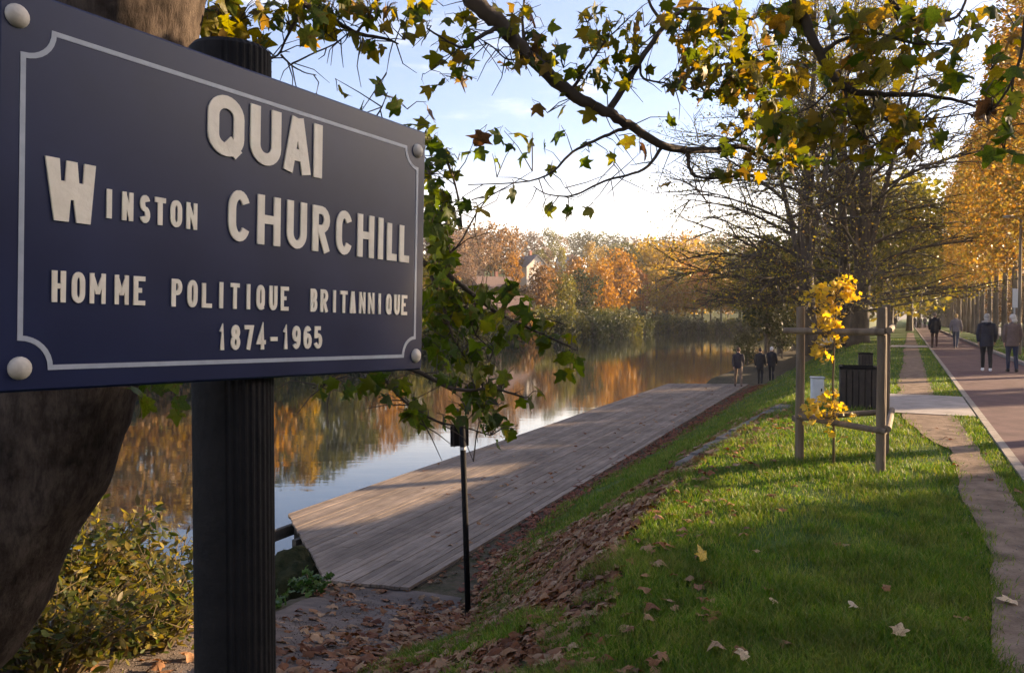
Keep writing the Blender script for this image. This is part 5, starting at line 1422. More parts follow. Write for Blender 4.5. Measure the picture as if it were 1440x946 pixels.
# ------------------------------------------------------------------ shrub on the bank, lower left
def shrub(c, spread, h, n, size, mat, label, seed):
    r = np.random.default_rng(seed); rr = random.Random(seed)
    e = empty('shrub', c, label, 'shrub'); C = []; mb = MB()
    for k in range(46):
        a = rr.uniform(0, 6.283); d = math.sqrt(rr.random())
        tip = Vector((math.cos(a) * d * spread[0], math.sin(a) * d * spread[1], h * rr.uniform(0.55, 1.0) * (1 - 0.3 * d)))
        p0 = Vector((tip.x * 0.2, tip.y * 0.2, -0.1)); p1 = p0.lerp(tip, 0.5) + Vector((0, 0, 0.15 * h))
        mb.tube([p0, p1, tip], [0.011, 0.008, 0.002], 5, cap=False)
        m = n // 46
        f = r.uniform(0.22, 1.0, m) ** 0.8
        for q in f:
            b = (p0.lerp(p1, q * 2) if q < 0.5 else p1.lerp(tip, q * 2 - 1))
            C.append((b.x + r.normal(0, .085), b.y + r.normal(0, .085), b.z + r.normal(0, .07)))
        for _ in range(3):
            q = rr.uniform(0.4, 0.95); b = p0.lerp(p1, q * 2) if q < 0.5 else p1.lerp(tip, q * 2 - 1)
            mb.tube([b, b + Vector((rr.uniform(-.2, .2), rr.uniform(-.2, .2), rr.uniform(0, .22)))], [0.004, 0.0015], 4, cap=False)
    mb.build('stem', M['stem'], e, local=True)
    C = np.array(C); C = C[C[:, 2] > 0.02]
    link('foliage', cloud('foliage', C, r.uniform(0.6, 1.25, len(C)) * size, M[mat], ELM), e)
ELM = (np.array([(0, -0.55, 0), (0.22, -0.2, .05), (0.24, 0.12, .05), (0, 0.6, -.03), (-0.24, 0.12, .05), (-0.22, -0.2, .05), (0, -0.1, 0)]),
       np.array([(0, 1, 6), (1, 2, 6), (2, 3, 6), (3, 4, 6), (4, 5, 6), (5, 0, 6)]))
def at_ground(px, py, Y):
    p = P(px, py, Y); return (p.x, p.y, hz_at(p.x, p.y))
gz_ = lambda px, Y, zt: max(0.5, zt - at_ground(px, 900, Y)[2] - 0.08)
shrub(at_ground(95, 900, 5.6), (0.75, 0.6), gz_(95, 5.6, 0.58), 2700, 0.068, 'f_bush', 'tall yellowing shrub on the bank between the leaning trunk and the sign post', 21)
shrub(at_ground(215, 900, 6.6), (0.7, 0.5), gz_(215, 6.6, 0.22), 2100, 0.066, 'f_bush', 'slimmer yellow-green shrub right beside the black sign post', 22)
shrub(at_ground(60, 900, 4.6), (0.75, 0.45), gz_(60, 4.6, 0.2), 1700, 0.062, 'f_bush', 'low brownish shrub at the foot of the leaning trunk', 23)
shrub(at_ground(210, 930, 5.2), (0.45, 0.4), gz_(210, 5.2, -0.2), 1200, 0.058, 'f_bush', 'lowest dark shrub in front of the slimmer one left of the post', 24)

# ------------------------------------------------------------------ tree guard of wooden stakes with a sapling
gL, gR, gB = G(1124, 648), G(1238, 665), G(1244, 641)
guard = empty('tree_guard', ((gL.x + gR.x + gB.x) / 3, (gL.y + gR.y + gB.y) / 3, 0), 'three wooden stakes with cross rails fencing in a young yellow sapling', 'tree guard')
def stake(p, h, r=0.047):
    mb = MB(); z0 = hz_at(p.x, p.y)
    mb.tube([(p.x, p.y, z0 - 0.2), (p.x, p.y, z0 + 0.5), (p.x + 0.004, p.y, z0 + 1.1), (p.x, p.y, z0 + h - 0.01), (p.x, p.y, z0 + h)], [r, r, r * 0.98, r * 0.97, r * 0.85], 14, jit=0.015)
    mb.build('post', M['wood_post'], guard, smooth=False)
stake(gL, 1.71); stake(gR, 1.70); stake(gB, 1.74)
def rail(p, q, z0, z1, r=0.035, ext0=0.0, ext1=0.0):
    a = Vector((p.x, p.y, z0)); b = Vector((q.x, q.y, z1)); d = (b - a).normalized()
    mb = MB(); mb.tube([a - d * ext0, a.lerp(b, .5), b + d * ext1], r, 12, jit=0.02); mb.build('rail', M['wood_post'], guard)
off = Vector((0, -0.07, 0))
rail(gL + off, gR + off, 1.45, 1.45, 0.035, 0.22, 0.0)
rail(gL + off, gR + off, 0.50, 0.44, 0.033, 0.05, 0.02)
oB = Vector((0.0, 0.08, 0)); 
rail(gL + oB, gB + oB, 0.47, 0.50, 0.033, 0.05, 0.06)
oR = Vector((0.075, 0.0, 0))
rail(gR + oR, gB + oR, 1.47, 1.49, 0.033, 0.1, 0.1)
rail(gR + oR, gB + oR, 0.47, 0.52, 0.033, 0.1, 0.1)
sb = G(1172, 655); sb.z = hz_at(sb.x, sb.y)
sap = empty('sapling', sb, 'young sapling with bright yellow leaves inside the wooden tree guard', 'tree')
mb = MB(); mb.tube([(0, 0, -0.05), (0.0, 0, 0.4), (-0.015, 0, 0.9), (-0.005, 0, 1.3), (0.01, 0, 1.6), (0.02, 0, 1.95), (0.05, 0, 2.15)], [0.017, 0.014, 0.012, 0.01, 0.008, 0.005, 0.002], 8); mb.build('trunk', M['stem'], sap, local=True, smooth=True)
C = []; r_ = np.random.default_rng(5); bm_ = MB()
def sapcl(px, py, rx, ry, n):
    c = P(px, py, sb.y) - sb
    a0 = Vector((0, 0, max(0.25, c.z - 0.12))); bm_.tube([a0, a0.lerp(c, 0.6) + Vector((0, 0, .03)), c], [0.005, 0.003, 0.0015], 5, cap=False)
    k = sb.y / FPX
    for _ in range(n):
        q = math.sqrt(r_.random()); a = r_.uniform(0, 6.28)
        C.append((c.x + math.cos(a) * q * rx * k, c.y + r_.normal(0, 0.09), c.z + math.sin(a) * q * ry * k))
for a in [(1172, 412, 32, 16, 110), (1150, 420, 22, 18, 60), (1188, 402, 14, 14, 45), (1196, 420, 8, 8, 18), (1168, 440, 18, 18, 80), (1165, 458, 14, 12, 45), (1148, 460, 14, 6, 16), (1172, 478, 18, 8, 36), (1152, 490, 14, 10, 34), (1162, 502, 10, 10, 22), (1108, 490, 12, 10, 0), (1142, 572, 14, 12, 50), (1168, 560, 14, 14, 55), (1180, 578, 14, 12, 45), (1155, 586, 16, 8, 26), (1172, 612, 8, 10, 12), (1135, 590, 8, 8, 10)]:
    if a[4]: sapcl(*a[:4], int(a[4] * 0.8))
bm_.build('branch', M['stem'], sap, local=True)
link('foliage', cloud('foliage', C, r_.uniform(0.045, 0.08, len(C)), M['f_sap'], 'lobed'), sap)

# ------------------------------------------------------------------ litter bins, cabinet, small posts
def slat_bin(px, py, wd, dp, h, label, nsl=6):
    c = G(px, py); z0 = hz_at(c.x, c.y)
    e = empty('litter_bin', (c.x, c.y, z0), label, 'litter bin', None, -R(20))
    mb = MB(); mb.box((0, 0, h * 0.5 - 0.02), (wd - 0.1, dp - 0.1, h - 0.08)); mb.build('liner', M['black_metal'], e, local=True)
    for k in range(nsl):
        x = -wd / 2 + wd * (k + 0.5) / nsl
        for sy in (-1, 1):
            mb = MB(); mb.box((x, sy * (dp / 2 - 0.015), h * 0.48), (wd / nsl - 0.012, 0.028, h * 0.94), bev=0.004); mb.build('slat', M['bin_wood'], e, local=True)
    for k in range(nsl):
        y = -dp / 2 + 0.03 + (dp - 0.06) * (k + 0.5) / nsl
        for sx in (-1, 1):
            mb = MB(); mb.box((sx * (wd / 2 - 0.015), y, h * 0.48), (0.028, (dp - 0.06) / nsl - 0.012, h * 0.94), bev=0.004); mb.build('slat', M['bin_wood'], e, local=True)
    mb = MB()
    t_ = 0.05
    for sy in (-1, 1): mb.box((0, sy * (dp / 2 - t_ / 2 + 0.01), h - 0.01), (wd + 0.02, t_, 0.05))
    for sx in (-1, 1): mb.box((sx * (wd / 2 - t_ / 2 + 0.01), 0, h - 0.01), (t_, dp - 2 * t_ + 0.02, 0.048))
    mb.build('rim', M['black_metal'], e, local=True)
slat_bin(1206, 573, 0.6, 0.55, 0.72, 'dark slatted wooden litter bin behind the tree guard')
slat_bin(1217, 515, 0.42, 0.42, 0.43, 'smaller dark bin farther off on the lawn behind the slatted one', 4)
c = G(1149, 566); z0 = hz_at(c.x, c.y)
cab = empty('cabinet', (c.x, c.y, z0), 'small pale grey service cabinet on the grass behind the sapling', 'cabinet', None, -R(12))
mb = MB(); mb.box((0, 0, 0.23), (0.22, 0.18, 0.46), bev=0.012); mb.build('body', M['pale_panel'], cab, local=True)
mb = MB(); mb.box((0, -0.094, 0.25), (0.175, 0.008, 0.35), bev=0.003); dco = mb.build('door', M['pale_panel'], cab, local=True)
mb = MB(); mb.box((0.06, -0.102, 0.25), (0.02, 0.012, 0.05)); mb.build('lock', M['black_metal'], dco, local=True)
mb = MB(); mb.box((0, 0, 0.475), (0.25, 0.21, 0.03), bev=0.008); mb.build('lid', M['grey_metal'], cab, local=True)

# thin black pole with the back of a small panel
pb = hit(659, 862)
pt_ = P(650, 602, pb.y)
sp2 = empty('sign_pole', pb, 'thin black metal pole with a small black panel seen from behind above the leaf litter', 'sign pole')
tilt = Vector((pt_.x - pb.x, 0.0, pt_.z - pb.z))
mb = MB(); mb.tube([Vector((0, 0, -0.2)) - tilt * 0.02, tilt * 0.5, tilt * 1.02], 0.031, 12); mb.build('pole', M['black_metal'], sp2, local=True, smooth=True)
pcn = tilt * 0.955
mb = MB(); mb.box(pcn + Vector((-0.035, 0.055, 0)), (0.2, 0.014, 0.22), rz=R(18), bev=0.003); pn = mb.build('panel', M['black_metal'], sp2, local=True)
for dx in (-0.07, 0.0, 0.07):
    mb = MB(); q = Matrix.Rotation(R(18), 3, 'Z') @ Vector((dx, -0.012, 0)); mb.box(pcn + Vector((-0.035, 0.055, 0)) + q, (0.016, 0.012, 0.21), rz=R(18)); mb.build('rib', M['bin_wood'], pn, local=True)
mb = MB(); mb.tube([tilt * 0.885, tilt * 0.9], 0.0335, 12); mb.build('clamp', M['grey_metal'], sp2, local=True)

# street lamp and small white sign by the tree row
lp_ = P(1433, 480, 34); lb = empty('street_lamp', (lp_.x, lp_.y, 0), 'tall street lamp with a short arm at the right picture edge among the row trunks', 'street lamp')
mb = MB(); mb.tube([(0, 0, -0.2), (0, 0, 0.3), (0, 0, 1.2), (0, 0, 5.9)], [0.1, 0.1, 0.07, 0.05], 10); mb.build('pole', M['bark_pale'], lb, local=True, smooth=True)
mb = MB(); mb.tube([(0, 0, 5.75), (-0.2, 0, 5.88), (-0.45, 0, 5.9)], 0.03, 8); mb.build('arm', M['grey_metal'], lb, local=True)
mb = MB(); mb.box((-0.5, 0, 5.88), (0.5, 0.2, 0.09), bev=0.03); hd = mb.build('lamp_head', M['grey_metal'], lb, local=True)
mb = MB(); mb.box((-0.52, 0, 5.83), (0.36, 0.14, 0.02)); mb.build('lens', M['pale_panel'], hd, local=True)
wp2 = P(1426, 470, 40); ws = empty('notice_board', (wp2.x, wp2.y, 0), 'narrow white notice panel on a post between the row trunks', 'sign')
mb = MB(); mb.tube([(0, 0, -0.2), (0, 0, 3.05)], 0.04, 8); mb.build('post', M['grey_metal'], ws, local=True)
mb = MB(); mb.box((0, -0.055, 2.55), (0.28, 0.02, 0.95), bev=0.004); mb.build('panel', M['pale_panel'], ws, local=True)

# ------------------------------------------------------------------ people
def fuse(mb, vox, mats, assign, name, parent, smooth_it=3):
    me = bpy.data.meshes.new('tmp'); me.from_pydata(mb.v, [], mb.f); me.update()
    o = bpy.data.objects.new('tmp', me); COL.objects.link(o)
    md = o.modifiers.new('r', 'REMESH'); md.mode = 'VOXEL'; md.voxel_size = vox; md.use_smooth_shade = True
    if smooth_it:
        ms = o.modifiers.new('s', 'SMOOTH'); ms.iterations = smooth_it; ms.factor = 0.5
    dg = bpy.context.evaluated_depsgraph_get(); dg.update()
    m2 = bpy.data.meshes.new_from_object(o.evaluated_get(dg))
    bpy.data.objects.remove(o); bpy.data.meshes.remove(me)
    m2.name = name; m2.materials.clear()
    for m_ in mats: m2.materials.append(m_)
    if len(mats) > 1:
        for p_ in m2.polygons: p_.material_index = assign(p_.center)
    return link(name, m2, parent)
_cm = {}
def cloth(c):
    if c not in _cm: _cm[c] = simple('cloth', tuple(x * 0.85 for x in c), tuple(x * 1.1 for x in c), 0.85, 14, 0.2, 60)
    return _cm[c]
SKIN = simple('skin', (0.42, 0.24, 0.17), (0.5, 0.3, 0.21), 0.6, 10)
EYE = simple('eye', (0.02, 0.015, 0.01), None, 0.3, 4)
def person(label, loc, rz, h, jacket, trousers, shoes, hair, stride=0.22, vox=0.012, long_coat=0.0, fingers=False, hood=None, hairlong=False, group=None, headturn=0.0, bulk=1.0, bag=None):
    k = h / 1.72
    e = empty('person', loc, label, 'person', group, rz); e.scale = (k, k, k)
    body = MB(); hands = []
    hip, kn = 0.90, 0.48
    for sx, sw_ in ((-1, stride), (1, -stride)):
        H_ = Vector((sx * 0.085, 0, hip)); K_ = Vector((sx * 0.09, sw_ * 0.55 + 0.03, kn)); A_ = Vector((sx * 0.09, sw_ * 1.05 - (0.05 if sw_ < 0 else 0), 0.09 + (0.05 if sw_ < -0.1 else 0)))
        body.tube([H_ + Vector((0, 0, .04)), H_.lerp(K_, .5), K_, K_.lerp(A_, .4) + Vector((0, -.012, 0)), A_], [0.092, 0.082, 0.06, 0.058, 0.044], 12)
        toe = A_ + Vector((sx * 0.012, 0.15, -0.045))
        body.tube([A_ + Vector((0, -0.07, -0.045)), A_ + Vector((0, 0.0, -0.035)), A_ + Vector((sx * .006, 0.09, -0.048)), toe], [0.036, 0.046, 0.04, 0.026], 10)
    ell = lambda a, b: (a, b)
    body.tube([(0, 0, 0.84), (0, 0, 0.93), (0, 0.005, 1.05), (0, 0, 1.22), (0, -0.005, 1.36), (0, -0.005, 1.44)], [0.12, 0.155, 0.135, 0.15, 0.15, 0.07], 14, ell=[(1, .75), (1, .72), (1, .68), (1, .68), (1.05, .62), (1, .8)])
    body.tube([(0, -0.01, 1.4), (0, 0.005, 1.52)], [0.056, 0.052], 10)
    # head
    Hm = Matrix.Rotation(headturn, 3, 'Z'); hc = Vector((0, 0.015, 1.61))
    body.sphere(hc, 0.1, 14, 10, sc=(0.78, 0.93, 1.12), rot=Hm)
    body.sphere(hc + Hm @ Vector((0, 0.035, -0.05)), 0.062, 10, 8, sc=(0.88, 0.95, 0.9), rot=Hm)
    body.tube([hc + Hm @ Vector((0, 0.085, 0.015)), hc + Hm @ Vector((0, 0.108, -0.022))], [0.009, 0.016], 6)
    for sx in (-1, 1): body.sphere(hc + Hm @ Vector((sx * 0.079, -0.005, -0.005)), 0.026, 8, 6, sc=(0.4, 0.8, 1.1), rot=Hm)
    body.tube([hc + Hm @ Vector((-0.024, 0.091, -0.058)), hc + Hm @ Vector((0.024, 0.091, -0.058))], 0.007, 6)
    jk = MB()
    cb = 0.80 - long_coat
    jk.tube([(0, 0, cb), (0, 0, cb + 0.02), (0, 0, 0.95), (0, 0.004, 1.1), (0, 0, 1.25), (0, -0.005, 1.37), (0, -0.008, 1.445), (0, -0.005, 1.5)], [0.172 * bulk, 0.18 * bulk, 0.18 * bulk, 0.17 * bulk, 0.184 * bulk, 0.18 * bulk, 0.105, 0.07], 18, ell=[(1, .74), (1, .74), (1, .72), (1, .7), (1, .7), (1.06, .64), (1, .75), (1, 1)])
    for sx, sw_ in ((-1, -stride), (1, stride)):
        S_ = Vector((sx * 0.175 * bulk, -0.005, 1.385)); E_ = Vector((sx * 0.232 * bulk, sw_ * 0.28 - 0.02, 1.11)); W_ = Vector((sx * 0.21 * bulk, sw_ * 0.75 + 0.06, 0.88))
        jk.tube([S_ + Vector((-sx * .05, 0, .01)), S_, S_.lerp(E_, .5), E_, E_.lerp(W_, .6), W_], [0.062, 0.07, 0.062, 0.056, 0.05, 0.042], 11)
        body.tube([S_, E_, W_], [0.045, 0.035, 0.025], 9)
        d_ = (W_ - E_).normalized()
        body.tube([W_ - d_ * 0.02, W_ + d_ * 0.04, W_ + d_ * 0.095], [0.026, 0.036, 0.03], 9, ell=[(1, 1), (.6, 1.1), (.5, 1.1)])
        pc_ = W_ + d_ * 0.09
        if fingers:
            for q, L in enumerate((0.068, 0.078, 0.074, 0.058)):
                o_ = Vector((0, (q - 1.5) * 0.017, 0)); f1 = pc_ + o_ - d_ * 0.012; f2 = f1 + d_ * L * 0.55 + Vector((-sx * 0.006, 0, 0)); f3 = f2 + (d_ + Vector((-sx * 0.55, 0.1, 0))).normalized() * L * 0.5
                body.tube([f1, f2, f3], [0.0095, 0.0085, 0.007], 7)
            t1 = W_ + d_ * 0.03 + Vector((0, 0.03, 0)); t2 = t1 + (d_ * 0.6 + Vector((-sx * .15, 0.6, 0))).normalized() * 0.045
            body.tube([t1, t2, t2 + d_ * 0.03], [0.012, 0.0105, 0.008], 7)
    if hood:
        jk.tube([(-0.11, -0.03, 1.45), (-0.06, -0.1, 1.44), (0, -0.125, 1.43), (0.06, -0.1, 1.44), (0.11, -0.03, 1.45)], [0.035, 0.05, 0.055, 0.05, 0.035], 9)
    def asg(c):
        if c.z < 0.105: return 2
        if c.z < 1.0 and abs(c.x) < 0.185: return 1
        return 0
    fuse(body, vox, [SKIN, cloth(trousers), cloth(shoes)], asg, 'body', e)
    fuse(jk, max(vox, 0.012), [cloth(jacket)], None, 'jacket', e)
    if hood:
        f = MB(); n = 14
        f.tube([Vector((-0.115, 0.0, 1.475)), Vector((-0.085, -0.085, 1.48)), Vector((0, -0.13, 1.475)), Vector((0.085, -0.085, 1.48)), Vector((0.115, 0.0, 1.475))], [0.03, 0.04, 0.043, 0.04, 0.03], 10, jit=0.25); f.build('hood_trim', cloth(hood), e, local=True)
    hr = MB(); V0 = len(hr.v)
    hr.sphere(hc + Hm @ Vector((0, -0.014, 0.018)), 0.104, 16, 11, sc=(0.82, 0.93, 1.04), rot=Hm)
    keepf = []
    for i, v in enumerate(hr.v):
        q = Hm.inverted() @ (Vector(v) - hc)
        jv = mnoise.noise(Vector(v) * 30) * 0.006
        hr.v[i] = tuple(Vector(v) + (Vector(v) - hc).normalized() * jv)
    for fc in hr.f:
        q = Hm.inverted() @ (sum((Vector(hr.v[i]) for i in fc), Vector()) / len(fc) - hc)
        if q.y > 0.045 and q.z < 0.06: continue
        if q.z < (-0.12 if hairlong else -0.065): continue
        keepf.append(fc)
    hr.f = keepf; hr.m = [0] * len(keepf)
    if hairlong:
        hr.tube([hc + Hm @ Vector((0, -0.05, 0.0)), hc + Hm @ Vector((0, -0.085, -0.09)), hc + Hm @ Vector((0, -0.08, -0.15))], [0.07, 0.075, 0.05], 10, ell=[(1, .6)] * 3)
    hr.build('hair', cloth(hair), e, smooth=True, local=True)
    ee = MB()
    for sx in (-1, 1): ee.sphere(hc + Hm @ Vector((sx * 0.031, 0.083, 0.008)), 0.012, 8, 6, rot=Hm)
    ee.build('eye', EYE, e, local=True)
    return e
def foot(px, py, z=0.0):
    p = G(px, py, z); return (p.x, p.y, z)
AW = -AX
BLK = (0.012, 0.012, 0.016)
person('walker in a navy jacket with grey fur hood, black trousers and white shoes', foot(1387, 522, 0.022), AW, 1.68, (0.012, 0.016, 0.032), (0.012, 0.011, 0.014), (0.72, 0.7, 0.7), (0.32, 0.29, 0.26), 0.1, 0.009, 0.06, True, (0.3, 0.27, 0.24), True, bulk=1.02)
person('walker in a brown padded jacket and blue jeans with pale hair beside the navy jacket', foot(1423, 523, 0.022), AW + 0.15, 1.66, (0.13, 0.09, 0.085), (0.02, 0.028, 0.06), (0.02, 0.017, 0.015), (0.5, 0.46, 0.42), 0.06, 0.009, 0.03, True, None, True, headturn=0.5, bulk=0.98)
person('balding walker in a black jacket and dark reddish trousers on the cycle path', foot(1314, 489, 0.022), AW, 1.82, BLK, (0.05, 0.022, 0.018), (0.02, 0.012, 0.01), (0.16, 0.13, 0.11), 0.14, 0.012, 0.08, True, bulk=1.05)
person('fair haired walker in a grey top and jeans, lit from the right', foot(1344, 490, 0.022), AW - 0.2, 1.74, (0.16, 0.14, 0.15), (0.04, 0.05, 0.08), (0.1, 0.09, 0.09), (0.42, 0.27, 0.1), 0.24, 0.012, -0.04, True)
person('person in a dark jacket and pale trousers walking at the far end of the deck', foot(1038, 544, DECK), AW + 0.3, 1.76, (0.022, 0.019, 0.03), (0.15, 0.1, 0.07), (0.03, 0.02, 0.02), (0.06, 0.03, 0.02), 0.3, 0.012, -0.02, True)
p_ = foot(1069, 540, DECK); person('person all in black standing on the deck left of the white haired one', (p_[0], p_[1], DECK), AW, 1.68, BLK, (0.014, 0.014, 0.018), (0.015, 0.012, 0.012), (0.04, 0.025, 0.02), 0.12, 0.014, 0.1, False)
p_ = P(1085, 520, 38.5); person('white haired person in black clothes at the grass edge beyond the deck', (p_[0], p_[1], hz_at(p_[0], p_[1])), AW, 1.66, BLK, (0.013, 0.012, 0.016), (0.014, 0.012, 0.012), (0.6, 0.58, 0.58), 0.12, 0.014, 0.06, False)
far_people = [(1259, 463, 1.72, BLK, BLK, 'lone dark figure on the grass left of the distant walkers'), (1278, 463, 1.7, BLK, (0.03, 0.025, 0.03), None), (1286, 461.5, 1.74, (0.03, 0.03, 0.05), BLK, None), (1294, 462, 1.66, (0.05, 0.05, 0.07), (0.02, 0.02, 0.03), None), (1300.5, 461, 1.7, (0.07, 0.06, 0.08), BLK, None)]
for (px, py, hh, j, tr, lb_) in far_people:
    person(lb_ or 'tiny dark dressed walker in the distant group at the far end of the path', foot(px, py), AW, hh, j, tr, BLK, (0.08, 0.06, 0.05), 0.15, 0.022, 0.02, group=None if lb_ else 'distant walkers at the far end of the path')

# ------------------------------------------------------------------ grass blades
def in_view(X, Y, m=0.5):
    return (np.abs(X) < 0.66 * Y + m)
def lawn_mask(s, t):
    c = f_crest(s); q = f_quay(s)
    dl = np.interp(s, [-5, 4, 7, 11, 14, 16.5, 20, 90], [0.42, 0.42, 0.5, 0.45, -0.1, -0.2, -0.2, 0.0]) + 0.09 * (vnoise(s, 0 * s, 0.8, 5) - .5) * 2 + 0.04 * (vnoise(s, 0 * s, 3.0, 6) - .5) * 2
    drr = np.interp(s, [-5, 7, 12, 14, 17, 90], [0.95, 0.9, 0.75, 0.7, 0.5, 0.55])
    lawn = (t < dl + rng.normal(0, 0.06, len(s)) + 0.1 * (vnoise(s, t, 5.0, 61) - 0.5)) & (t > c)
    cross = ((s > 14.55) & (s < 18.05) & (t > -0.35)) | ((s > 47) & (s < 50) & (t > -0.8))
    stripg = (t > drr + rng.normal(0, 0.06, len(s))) & (t < 1.0)
    verge = (t > 3.56) & (t < 6.75)
    k = (c - t) / np.maximum(c - q, 0.3)
    slope = (t <= c) & (k < 0.97)
    pat = vnoise(s, t, 1.1, 21) * 0.6 + vnoise(s, t, 3.5, 22) * 0.4
    slope = slope & np.where(s < 9.5, pat > np.where(s < 7.8, 0.53, 0.41) + 0.06 * np.sin(k * 5), pat > 0.33)
    thin = vnoise(s, t, 0.9, 31) * 0.5 + vnoise(s, t, 4.0, 32) * 0.5
    lawn = lawn & (rng.random(len(s)) < np.clip((thin - 0.18) * 3.2, 0.25, 1.0))
    return (lawn | stripg | slope | verge) & ~cross, slope
def grass_mesh(name, N, y0, y1, hmin, hmax, wd):
    Y = (y0 ** -0.6 + rng.random(N) * (y1 ** -0.6 - y0 ** -0.6)) ** (-1 / 0.6)
    X = (rng.random(N) * 2 - 1) * (0.66 * Y + 0.5)
    s, t = X * US + Y * UC, X * UC - Y * US
    ok = (t > -6.2) & (t < 6.8)
    X, Y, s, t = X[ok], Y[ok], s[ok], t[ok]
    mk, slope = lawn_mask(s, t)
    X, Y, s, t, slope = X[mk], Y[mk], s[mk], t[mk], slope[mk]
    n = len(X); Z = height(s, t)
    tuft = vnoise(s, t, 2.2, 41)
    Hh = rng.uniform(hmin, hmax, n) * (0.65 + 0.8 * tuft) * np.where(slope, 1.25, 1.0)
    wv = wd * (0.7 + Y / 7.0)
    a = rng.uniform(0, 2 * np.pi, n); la = rng.uniform(0, 2 * np.pi, n); ln = rng.uniform(0.15, 0.95, n) * Hh
    dx, dy = np.cos(a) * wv / 2, np.sin(a) * wv / 2
    lx, ly = np.cos(la) * ln, np.sin(la) * ln
    B = np.stack([X, Y, Z - 0.006], -1)
    V = np.zeros((n, 5, 3))
    V[:, 0] = B - np.stack([dx, dy, 0 * dx], -1); V[:, 1] = B + np.stack([dx, dy, 0 * dx], -1)
    mid = B + np.stack([lx * 0.35, ly * 0.35, Hh * 0.6], -1)
    V[:, 2] = mid + np.stack([dx, dy, 0 * dx], -1) * 0.8; V[:, 3] = mid - np.stack([dx, dy, 0 * dx], -1) * 0.8
    V[:, 4] = B + np.stack([lx, ly, Hh * 0.95], -1)
    F = np.array([(0, 1, 2), (0, 2, 3), (3, 2, 4)])
    F = (F[None] + (np.arange(n) * 5)[:, None, None]).reshape(-1, 3)
    o = link(name, mesh_np(name, V.reshape(-1, 3), F, M['grass'], True))
    tag(o, 'short green autumn grass of the lawn and slope', 'grass', kind='stuff')
    return n
ng = grass_mesh('grass', 620000, 2.6, 60, 0.035, 0.075, 0.0036)
print('blades', ng)

# ------------------------------------------------------------------ fallen leaves
def ground_n(s, t):
    e_ = 0.05
    dzs = (height(s + e_, t) - height(s - e_, t)) / (2 * e_); dzt = (height(s, t + e_) - height(s, t - e_)) / (2 * e_)
    return dzs, dzt
pts_ = []
def litter(n, srange, tfun, tag_, sz):
    s = rng.uniform(srange[0], srange[1], n); t = tfun(s)
    X = s * US + t * UC; Y = s * UC - t * US
    ok = in_view(X, Y) & (Y > 2.6)
    for a, b, c_, d_ in zip(s[ok], t[ok], X[ok], Y[ok]): pts_.append((a, b, c_, d_, tag_, sz))
band = lambda s: f_crest(s) - 0.05 - np.abs(rng.beta(1.15, 1.15, len(s))) * (f_crest(s) - f_quay(s)) * 1.02
litter(6600, (1.5, 9.5), band, 'slope', 0.088)
litter(900, (9, 16), lambda s: f_crest(s) - 0.1 - np.abs(rng.normal(0.25, 0.35, len(s))), 'slope', 0.1)
litter(2600, (7.5, 38), lambda s: f_quay(s) + rng.normal(0.05, 0.2, len(s)), 'red', 0.09)
litter(600, (3, 7.5), lambda s: f_quay(s) + rng.normal(-0.2, 0.35, len(s)), 'slope', 0.1)
litter(150, (3, 7.6), lambda s: f_quay(s) - rng.uniform(0, 1.6, len(s)), 'asphalt', 0.1)
litter(170, (2.5, 14), lambda s: f_crest(s) + np.abs(rng.normal(0, 0.3, len(s))), 'lawn', 0.08)
litter(160, (9, 36), lambda s: f_quay(s) - 0.5 - np.abs(rng.normal(0, 1.3, len(s))), 'deck', 0.085)
litter(45, (1, 14), lambda s: rng.uniform(-1.6, 1.0, len(s)), 'lawn', 0.06)
litter(200, (6.6, 9.5), lambda s: f_edge(s) + rng.normal(0.15, 0.2, len(s)), 'asphalt', 0.08)
random.shuffle(pts_)
pts_.sort(key=lambda p: p[3])
labs = {'slope': ('dry brown maple leaf fallen among the litter on the bank slope', 'dry leaves on the bank slope'), 'red': ('dry reddish leaf in the line of litter beside the deck', 'reddish leaves beside the deck'),
        'asphalt': ('dry leaf fallen on the grey asphalt in front of the deck', 'leaves on the asphalt'), 'lawn': ('small faded leaf lying in the lawn grass', 'small leaves on the lawn'), 'deck': ('dry leaf lying on the deck planks', 'leaves on the deck')}
sV, sF, sn = {'dead_mix': [], 'red_mix': []}, {'dead_mix': [], 'red_mix': []}, {'dead_mix': 0, 'red_mix': 0}
deckz = lambda s, t: DECK + 0.012
def leaf_frame(s, t, kd, lift):
    if kd == 'deck': nrm = Vector((0, 0, 1)); z = DECK + 0.006
    else:
        a, b = ground_n(s, t); z = float(height(s, t)) + lift
        nrm = Vector((-(float(a) * US + float(b) * UC), -(float(a) * UC - float(b) * US), 1)).normalized()
    nrm = (nrm + Vector((random.uniform(-.3, .3), random.uniform(-.3, .3), 0))).normalized()
    a = random.uniform(0, 6.283); x = Vector((math.cos(a), math.sin(a), 0)); x = (x - nrm * x.dot(nrm)).normalized(); y = nrm.cross(x)
    return z, Matrix((x, y, nrm)).transposed()
cnt = 0
tot_each = {'deck': 0, 'asphalt': 0, 'lawn': 0, 'slope': 0, 'red': 0}
CAP = {'deck': 25, 'asphalt': 55, 'lawn': 35, 'slope': 170, 'red': 0}
